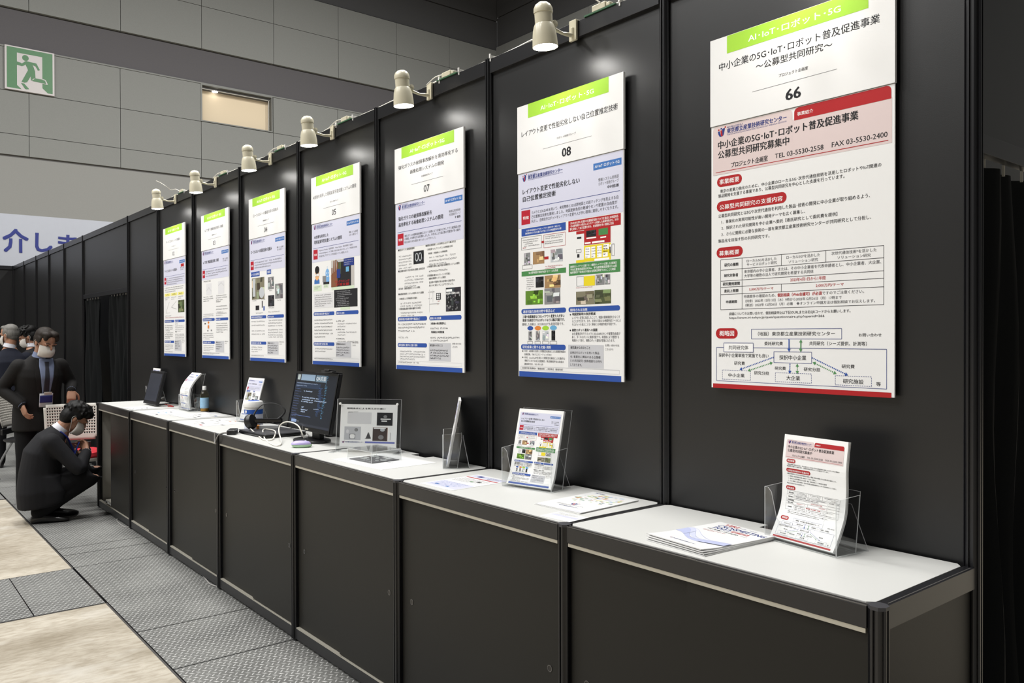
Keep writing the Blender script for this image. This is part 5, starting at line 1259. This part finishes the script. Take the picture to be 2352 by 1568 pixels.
def hand(mb, wrist, fwd, palm, curl, side, s=1.0):
    # fwd: towards the knuckles; palm: direction the palm faces; side: +1 thumb towards fwd x palm
    w, f, p = Vector(wrist), Vector(fwd).normalized(), Vector(palm).normalized()
    p = (p - f * p.dot(f)).normalized(); t = f.cross(p).normalized() * side
    rings = []
    for d, hw, hd in ((-.02, .026, .021), (.0, .027, .020), (.03, .037, .018), (.065, .042, .016), (.088, .040, .013), (.094, .036, .010)):
        rings.append((w + f * d * s, hw * s, hd * s, t, p))
    torso(mb, rings, 16)
    for k, (o, L, c) in enumerate(((.029, .070, 0), (.0095, .079, .06), (-.0105, .073, .1), (-.029, .057, .16))):
        b = w + f * .082 * s + t * o * s; d = (f + t * (o * 2.2)).normalized(); q = [b]; a = curl + c
        for sg in (.42, .32, .26):
            d = (Matrix.Rotation(-a * side * (1 if side else 1), 3, t * side) @ d); q.append(q[-1] + d * L * sg * s)
        if (q[-1] - b).dot(p) < 0:
            q = [b]; d = (f + t * (o * 2.2)).normalized()
            for sg in (.42, .32, .26):
                d = (Matrix.Rotation(a, 3, t) @ d) if True else d; q.append(q[-1] + d * L * sg * s)
            if (q[-1] - b).dot(p) < 0:
                q = [b]; d = (f + t * (o * 2.2)).normalized()
                for sg in (.42, .32, .26): d = Matrix.Rotation(-a, 3, t) @ d; q.append(q[-1] + d * L * sg * s)
        limb(mb, q, [.0088 * s, .0084 * s, .0078 * s, .0066 * s], 10)
    b = w + f * .022 * s + t * .026 * s
    limb(mb, [b, b + (f * .55 + t * .75 + p * .35).normalized() * .038 * s, b + (f * .8 + t * .62 + p * .5).normalized() * .068 * s, b + (f * 1.0 + t * .5 + p * .6).normalized() * .088 * s], [.014 * s, .0115 * s, .010 * s, .0078 * s], 10)
def person(loc, rz, label, J, col, hair, head_rot, facemask=True, detail=True, hairfn=None, tr='trouser', shirt='shirtw', tie=None, voxel=.0055):
    t = thing('person', label, 'person', loc, rz)
    g = lambda k: Vector(J[k])
    HR = Euler(head_rot, 'XYZ').to_matrix(); hc = g('head')
    def H(x, y, z): return hc + HR @ Vector((x, y, z))
    # one continuous body
    b = MB()
    def hell(c, r): b.ell(H(*c), r, 0, 18, 12, HR)
    hell((-.005, 0, .030), (.096, .076, .088)); hell((.022, 0, -.040), (.066, .058, .070)); hell((.036, 0, -.085), (.040, .036, .026)); hell((.045, 0, .012), (.046, .060, .045))
    for s in (-1, 1):
        hell((-.008, s * .077, -.010), (.018, .008, .032)); hell((.056, s * .034, -.030), (.028, .022, .024))
    limb(b, [H(.088, 0, .006), H(.106, 0, -.022), H(.098, 0, -.034)], [.009, .012, .013], 10)
    for s in (-1, 1): b.ell(H(.086, s * .032, .014), (.016, .026, .008), 0, 10, 8, HR)
    limb(b, [g('neck') - Vector((0, 0, .04)), (g('neck') + H(-.03, 0, -.06)) / 2, H(-.022, 0, -.05)], [.062, .056, .054])
    torso(b, [(J['pelvis'], .14, .10, J['sd'], J['dd_lo']), (J['waist'], .13, .09, J['sd'], J['dd_mid']), (J['chest'], .15, .10, J['sd'], J['dd_mid']), (g('neck') - Vector((0, 0, .07)), .095, .055, J['sd'], J['dd_hi']), (J['neck'], .055, .055, J['sd'], J['dd_hi'])])
    for s in 'RL':
        limb(b, [g('sho' + s) * .85 + g('chest') * .15, J['elb' + s], J['wri' + s]], [.042, .036, .027])
        limb(b, [J['hip' + s], J['kne' + s], J['ank' + s]], [.075, .052, .038])
        if J.get('hand' + s): f, p, c = J['hand' + s]; hand(b, J['wri' + s], f, p, c, 1 if s == 'L' else -1)
    remeshed(b, 'body', 'skin', t, voxel, 3, .4)
    # clothes
    j = MB(); torso(j, J['coat'], 26)
    for s in 'RL':
        a, e, w = g('sho' + s), g('elb' + s), g('wri' + s); w2 = w + (e - w).normalized() * .015
        limb(j, [a, a.lerp(e, .5), e, e.lerp(w2, .5), w2], [.072, .062, .055, .050, .044])
    if J.get('skirt'):
        for rg in J['skirt']: torso(j, rg, 20)
    jk = remeshed(j, 'jacket', col, t, .009, 5, .5)
    p = MB()
    torso(p, [(J['pelvis'], .165, .125, J['sd'], J['dd_lo']), (g('pelvis').lerp(g('waist'), .6), .15, .115, J['sd'], J['dd_lo'])])
    for s in 'RL': limb(p, [J['hip' + s], g('hip' + s).lerp(g('kne' + s), .5), J['kne' + s], g('kne' + s).lerp(g('ank' + s), .5), g('ank' + s) + (g('ank' + s) - g('kne' + s)).normalized() * .02], [.098, .090, .075, .068, .062])
    remeshed(p, 'trousers', tr, t, .010, 5, .5)
    for s in 'RL':
        a, f = g('ank' + s), Vector(J['foot' + s]).normalized(); z = Vector((0, 0, 1)); sd = z.cross(f); sh = MB(); a0 = Vector((a.x, a.y, 0))
        rg = []
        for d, hw, top, bot in ((-.075, .022, .055, .004), (-.062, .034, .075, .0), (-.02, .037, .088, .0), (.04, .038, .075, .0), (.11, .047, .056, .0), (.165, .043, .042, .002), (.195, .024, .028, .006)):
            c = a0 + f * d; rg.append([tuple(c + sd * hw * math.cos(k * PI / 8) + z * ((top + bot) / 2 + (top - bot) / 2 * math.sin(k * PI / 8))) for k in range(16)])
        sh.loft(rg); sh.build('shoe', 'shoe', t, smooth=True)
        w, e = g('wri' + s), g('elb' + s); d = (w - e).normalized()
        MB().tube([w - d * .03, w + d * .004], [.040, .038], 14).build('shirt_cuff', shirt, t, smooth=True)
    # shirt collar, hair, mask
    c = MB(); n0 = g('neck'); up = (H(-.02, 0, -.05) - n0).normalized()
    c.tube([n0 - up * .015, n0 + up * .03], [.070, .062], 20); c.build('shirt_collar', shirt, t, smooth=True)
    h = MB(); hairfn(h, H, HR); remeshed(h, 'hair', hair, t, .0065, 2, .4)
    if detail:
        e = MB()
        for s in (-1, 1):
            e.ell(H(.0905, s * .031, .002), (.004, .011, .0045), 0, 10, 8, HR)
            e.tube([H(.098, s * .014, .021), H(.100, s * .032, .026), H(.088, s * .050, .020)], .0035, 6)
        e.build('eyes_and_brows', 'hairb', t, smooth=True)
    if facemask:
        k = MB(); v = []; nu, nv = 18, 8
        for jv in range(nv + 1):
            for i in range(nu + 1):
                a = math.radians(-78 + 156 * i / nu); w = jv / nv; z = -.118 + .108 * w + .004 * math.cos(a * 2)
                bul = .012 * math.sin(PI * w) + (.0022 if jv % 2 else 0); prof = .074 + .032 * math.sin(PI * (.2 + .72 * w)) + bul
                x = .004 + prof * math.cos(a) ** .8 if math.cos(a) > 0 else .004
                v.append(tuple(H(x, (.066 + .5 * bul) * math.sin(a), z)))
        k.add(v, [(jv * (nu + 1) + i, jv * (nu + 1) + i + 1, (jv + 1) * (nu + 1) + i + 1, (jv + 1) * (nu + 1) + i) for jv in range(nv) for i in range(nu)])
        mk = k.build('face_mask', 'mask', t, smooth=True); sm = mk.modifiers.new('thick', 'SOLIDIFY'); sm.thickness = .002
        for s in (-1, 1):
            MB().tube([H(.020, s * .066, -.012), H(.004, s * .080, .006), H(-.016, s * .084, .014), H(-.030, s * .085, -.004), H(-.026, s * .084, -.024), H(-.006, s * .078, -.06), H(.018, s * .064, -.112)], .0018, 5, smooth=4).build('ear_loop', 'mask', t, smooth=True)
    return t, jk, H
def hair_parted(h, H, HR):
    for c, r in (((-.020, 0, .058), (.094, .083, .074)), ((-.045, 0, .015), (.068, .082, .085)), ((-.050, 0, -.03), (.05, .066, .045)), ((.044, .028, .094), (.048, .046, .028)), ((.040, -.032, .092), (.050, .046, .028)), ((.070, -.050, .068), (.020, .022, .030)), ((.066, .055, .062), (.022, .020, .034))): h.ell(H(*c), r, 0, 14, 10, HR)
    for s in (-1, 1): h.ell(H(.0, s * .074, .030), (.044, .014, .036), 0, 12, 8, HR); h.ell(H(-.03, s * .072, -.008), (.022, .012, .03), 0, 12, 8, HR)
def hair_messy(h, H, HR):
    hair_parted(h, H, HR); rnd = random.Random(4)
    h.ell(H(-.01, 0, .07), (.106, .092, .076), 0, 16, 12, HR); h.ell(H(.062, 0, .078), (.052, .066, .044), 0, 14, 10, HR); h.ell(H(-.05, 0, .0), (.066, .086, .09), 0, 14, 10, HR)
    for k in range(110):
        a, b = rnd.uniform(0, 2 * PI), rnd.uniform(-.1, 1.2)
        d = Vector((math.cos(a) * math.cos(b), math.sin(a) * math.cos(b), math.sin(b)))
        if d.x > .55 and d.z < .35: continue
        p = Vector((-.012 + d.x * .098, d.y * .086, .058 + d.z * .082)); q = p + (d * .45 + Vector((.35 + rnd.uniform(-.25, .25), rnd.uniform(-.45, .45), -.45 + rnd.uniform(-.35, .25)))).normalized() * .032
        h.tube([H(*p), H(*((p + q) / 2 + d * .006)), H(*q)], [.009, .008, .0045], 7)
def hair_short(h, H, HR):
    for c, r in (((-.018, 0, .052), (.090, .080, .072)), ((-.040, 0, .012), (.068, .0805, .085)), ((-.050, 0, -.030), (.048, .062, .045)), ((.045, 0, .086), (.045, .058, .026))): h.ell(H(*c), r, 0, 14, 10, HR)
    for s in (-1, 1): h.ell(H(-.008, s * .073, .026), (.042, .013, .036), 0, 12, 8, HR)
def standing(lean, hem, dz=0.0, extra=None):
    J = dict(pelvis=(0, 0, .86 + dz), waist=(.35 * lean, 0, 1.00 + dz), chest=(.75 * lean, 0, 1.18 + dz), neck=(1.15 * lean, 0, 1.345 + dz), head=(1.35 * lean + .02, 0, 1.475 + dz), sd=(0, 1, 0), dd_lo=(1, 0, 0), dd_mid=(1, 0, -.3 * lean / .1 * .3), dd_hi=(1, 0, -.3),
             shoR=(.9 * lean, -.165, 1.25 + dz), shoL=(.9 * lean, .165, 1.25 + dz), elbR=(.75 * lean - .02, -.26, 1.02 + dz), elbL=(.75 * lean - .02, .26, 1.02 + dz), wriR=(.9 * lean + .1, -.22, .80 + dz), wriL=(.9 * lean + .1, .22, .80 + dz),
             hipR=(0, -.085, .84 + dz), hipL=(0, .085, .84 + dz), kneR=(.02, -.105, .47 + dz), kneL=(.02, .105, .47 + dz), ankR=(-.03, -.11, .095), ankL=(-.03, .11, .095), footR=(1, -.15, 0), footL=(1, .15, 0))
    if extra: J.update(extra)
    J['coat'] = [((-.005, 0, hem), .205, .155, (0, 1, 0), (1, 0, 0)), ((0, 0, .84 + dz), .20, .150, (0, 1, 0), (1, 0, 0)), (J['waist'], .185, .140, (0, 1, 0), (1, 0, -.1)), (J['chest'], .190, .148, (0, 1, 0), (1, 0, -.2)),
                 ((.95 * lean, 0, 1.25 + dz), .175, .115, (0, 1, 0), (1, 0, -.3)), ((1.08 * lean, 0, 1.318 + dz), .105, .075, (0, 1, 0), (1, 0, -.3)), ((1.13 * lean, 0, 1.35 + dz), .072, .068, (0, 1, 0), (1, 0, -.3))]
    return J
def chest_patch(t, jk, pts, name, m, off, org, dr, sd, up, nseg=10):
    # cloth shapes laid on the jacket front: pts are (across, up) outlines swept row by row, projected on to the jacket
    bvh = BVHTree.FromObject(jk, bpy.context.evaluated_depsgraph_get()) if False else BVHTree.FromPolygons([v.co[:] for v in jk.data.vertices], [p.vertices[:] for p in jk.data.polygons])
    rows = []
    for (a0, a1, u), (b0, b1, w) in zip(pts, pts[1:]):
        for k in range(6): rows.append((a0 + (b0 - a0) * k / 6, a1 + (b1 - a1) * k / 6, u + (w - u) * k / 6))
    pts = rows + [pts[-1]]
    org, dr, sd, up = Vector(org), Vector(dr).normalized(), Vector(sd).normalized(), Vector(up).normalized(); v = []; n = len(pts)
    for (a0, a1, u) in pts:
        for k in range(nseg + 1):
            a = a0 + (a1 - a0) * k / nseg; o = org + sd * a + up * u
            hit = bvh.ray_cast(o + dr * .5, -dr)
            p = hit[0] if hit[0] is not None else o
            v.append(tuple(p + dr * off))
    mb = MB(); mb.add(v, [(i * (nseg + 1) + k, i * (nseg + 1) + k + 1, (i + 1) * (nseg + 1) + k + 1, (i + 1) * (nseg + 1) + k) for i in range(n - 1) for k in range(nseg)])
    o = mb.build(name, m, t, smooth=True); s = o.modifiers.new('thick', 'SOLIDIFY'); s.thickness = .003; s.offset = 1
    return o
# the man leaning forward with a name badge
J = standing(.13, .64, -.02, dict(head=(.20, .03, 1.452), elbR=(.02, -.285, 1.03), wriR=(.17, -.155, .885), elbL=(.04, .275, 1.06), wriL=(.22, .235, 1.005), handR=((.25, .30, -1), (-.2, 1, .1), .35), handL=((.45, -.10, -.95), (-.9, .1, -.5), .45)))
t, jk, H = person((-.835, 7.76, 0), math.radians(-88), 'person in a dark suit and white mask leaning forward with a blue name badge', J, 'suit2', 'hairbr', (0, math.radians(24), math.radians(20)), hairfn=hair_parted, shirt='shirtb', voxel=.005)
org, dr, sd, up = (.10, .035, .985), (1, 0, 0), (0, 1, 0), (0, 0, 1)
chest_patch(t, jk, [(-.012, .012, -.10), (-.035, .035, .02), (-.052, .052, .15), (-.062, .062, .25), (-.058, .058, .315)], 'shirt_front', 'shirtb', .003, org, dr, sd, up)
chest_patch(t, jk, [(-.012, .004, -.06), (-.024, .022, -.01), (-.021, .019, .12), (-.014, .014, .24), (-.018, .018, .285)], 'necktie', 'tie', .008, org, dr, sd, up)
chest_patch(t, jk, [(-.055, .055, -.125), (-.055, .055, .0)], 'name_badge', 'shirtw', .014, org, dr, sd, up)
chest_patch(t, jk, [(-.052, .052, -.085), (-.052, .052, -.02)], 'badge_print', 'navy', .0185, org, dr, sd, up).data.materials[0] = M['bannerink']
chest_patch(t, jk, [(-.02, .046, -.008), (-.02, .046, .012)], 'badge_clip', 'skin', .017, org, dr, sd, up).data.materials[0] = M['orange'] if False else M['mask']
for s in (-1, 1): chest_patch(t, jk, [(s * .016, s * .03, -.12), (s * .040, s * .075, .03), (s * .056, s * .095, .16), (s * .064, s * .09, .24), (s * .062, s * .08, .30)], 'lapel', 'suit2', .006, org, dr, sd, up)
# the man crouching by the open counter
sx = (1, 0, 0)
JC = dict(pelvis=(-.12, 0, .285), waist=(-.145, 0, .43), chest=(-.125, 0, .585), neck=(.0, 0, .735), head=(.105, .0, .825), sd=(0, 1, 0), dd_lo=(1, 0, .3), dd_mid=(.9, 0, -.35), dd_hi=(.75, 0, -.6),
          shoR=(-.07, -.18, .655), shoL=(-.05, .18, .655), elbR=(.12, -.235, .43), elbL=(.14, .21, .44), wriR=(.185, -.085, .545), wriL=(.195, .09, .545), handR=((-.15, .75, .55), (-.6, .2, .5), .55), handL=((-.15, -.8, .45), (-.6, -.2, .5), .6),
          hipR=(-.09, -.095, .275), hipL=(-.08, .095, .275), kneR=(.235, -.13, .365), kneL=(.255, .12, .39), ankR=(-.14, -.10, .105), ankL=(-.06, .10, .105), footR=(1, -.12, 0), footL=(1, .1, 0))
JC['coat'] = [((-.135, 0, .13), .195, .175, (0, 1, 0), (1, 0, .12)), ((-.135, 0, .26), .212, .185, (0, 1, 0), (1, 0, .12)), ((-.145, 0, .40), .195, .155, (0, 1, 0), (1, 0, 0)), ((-.125, 0, .55), .205, .145, (0, 1, 0), (.95, 0, -.25)),
              ((-.07, 0, .65), .195, .115, (0, 1, 0), (.85, 0, -.5)), ((-.025, 0, .705), .12, .082, (0, 1, 0), (.75, 0, -.6)), ((-.005, 0, .725), .075, .07, (0, 1, 0), (.75, 0, -.6))]
JC['skirt'] = [[((-.07, -.15, .16), .05, .085, (0, 1, 0), (1, 0, .1)), ((-.06, -.16, .26), .055, .10, (0, 1, 0), (1, 0, .1)), ((-.10, -.14, .38), .06, .10, (0, 1, 0), (1, 0, .1))], [((-.07, .15, .17), .05, .085, (0, 1, 0), (1, 0, .1)), ((-.10, .15, .38), .06, .10, (0, 1, 0), (1, 0, .1))]]
t, jk, H = person((-.835, 6.70, 0), math.radians(-8), 'person in a black suit crouching and looking down beside the open counter', JC, 'suit', 'hairb', (math.radians(0), math.radians(36), math.radians(6)), hairfn=hair_messy, voxel=.005)
MB().tube([(-.005, -.075, .725), (.045, -.065, .675), (.075, -.03, .60), (.10, .0, .53)], .008, 6, smooth=4).build('lanyard', 'lanyard', t, smooth=True)
q = MB(); q.t = Matrix.Translation((.115, -.01, .57)) @ Matrix.Rotation(math.radians(20), 4, 'Y'); q.box(-.004, .004, -.045, .045, -.06, .06).build('name_badge', 'lanyard', t, bevel=.003)
# two visitors farther back
J = standing(.03, .66, -.0, dict(head=(.05, .0, 1.525), neck=(.035, 0, 1.39)))
t, jk, H = person((-.735, 10.15, 0), math.radians(84), 'person with grey hair in a navy jacket seen from behind at the left edge', J, 'navy', 'hairg', (0, math.radians(6), math.radians(48)), hairfn=hair_short, voxel=.007)
J = standing(.04, .66, -.0, dict(head=(.08, .0, 1.50), neck=(.045, 0, 1.385)))
t, jk, H = person((-.37, 10.83, 0), math.radians(150), 'person with black hair and a white mask facing left behind the leaning person', J, 'suit', 'hairb', (0, math.radians(18), math.radians(12)), hairfn=hair_messy, voxel=.007)
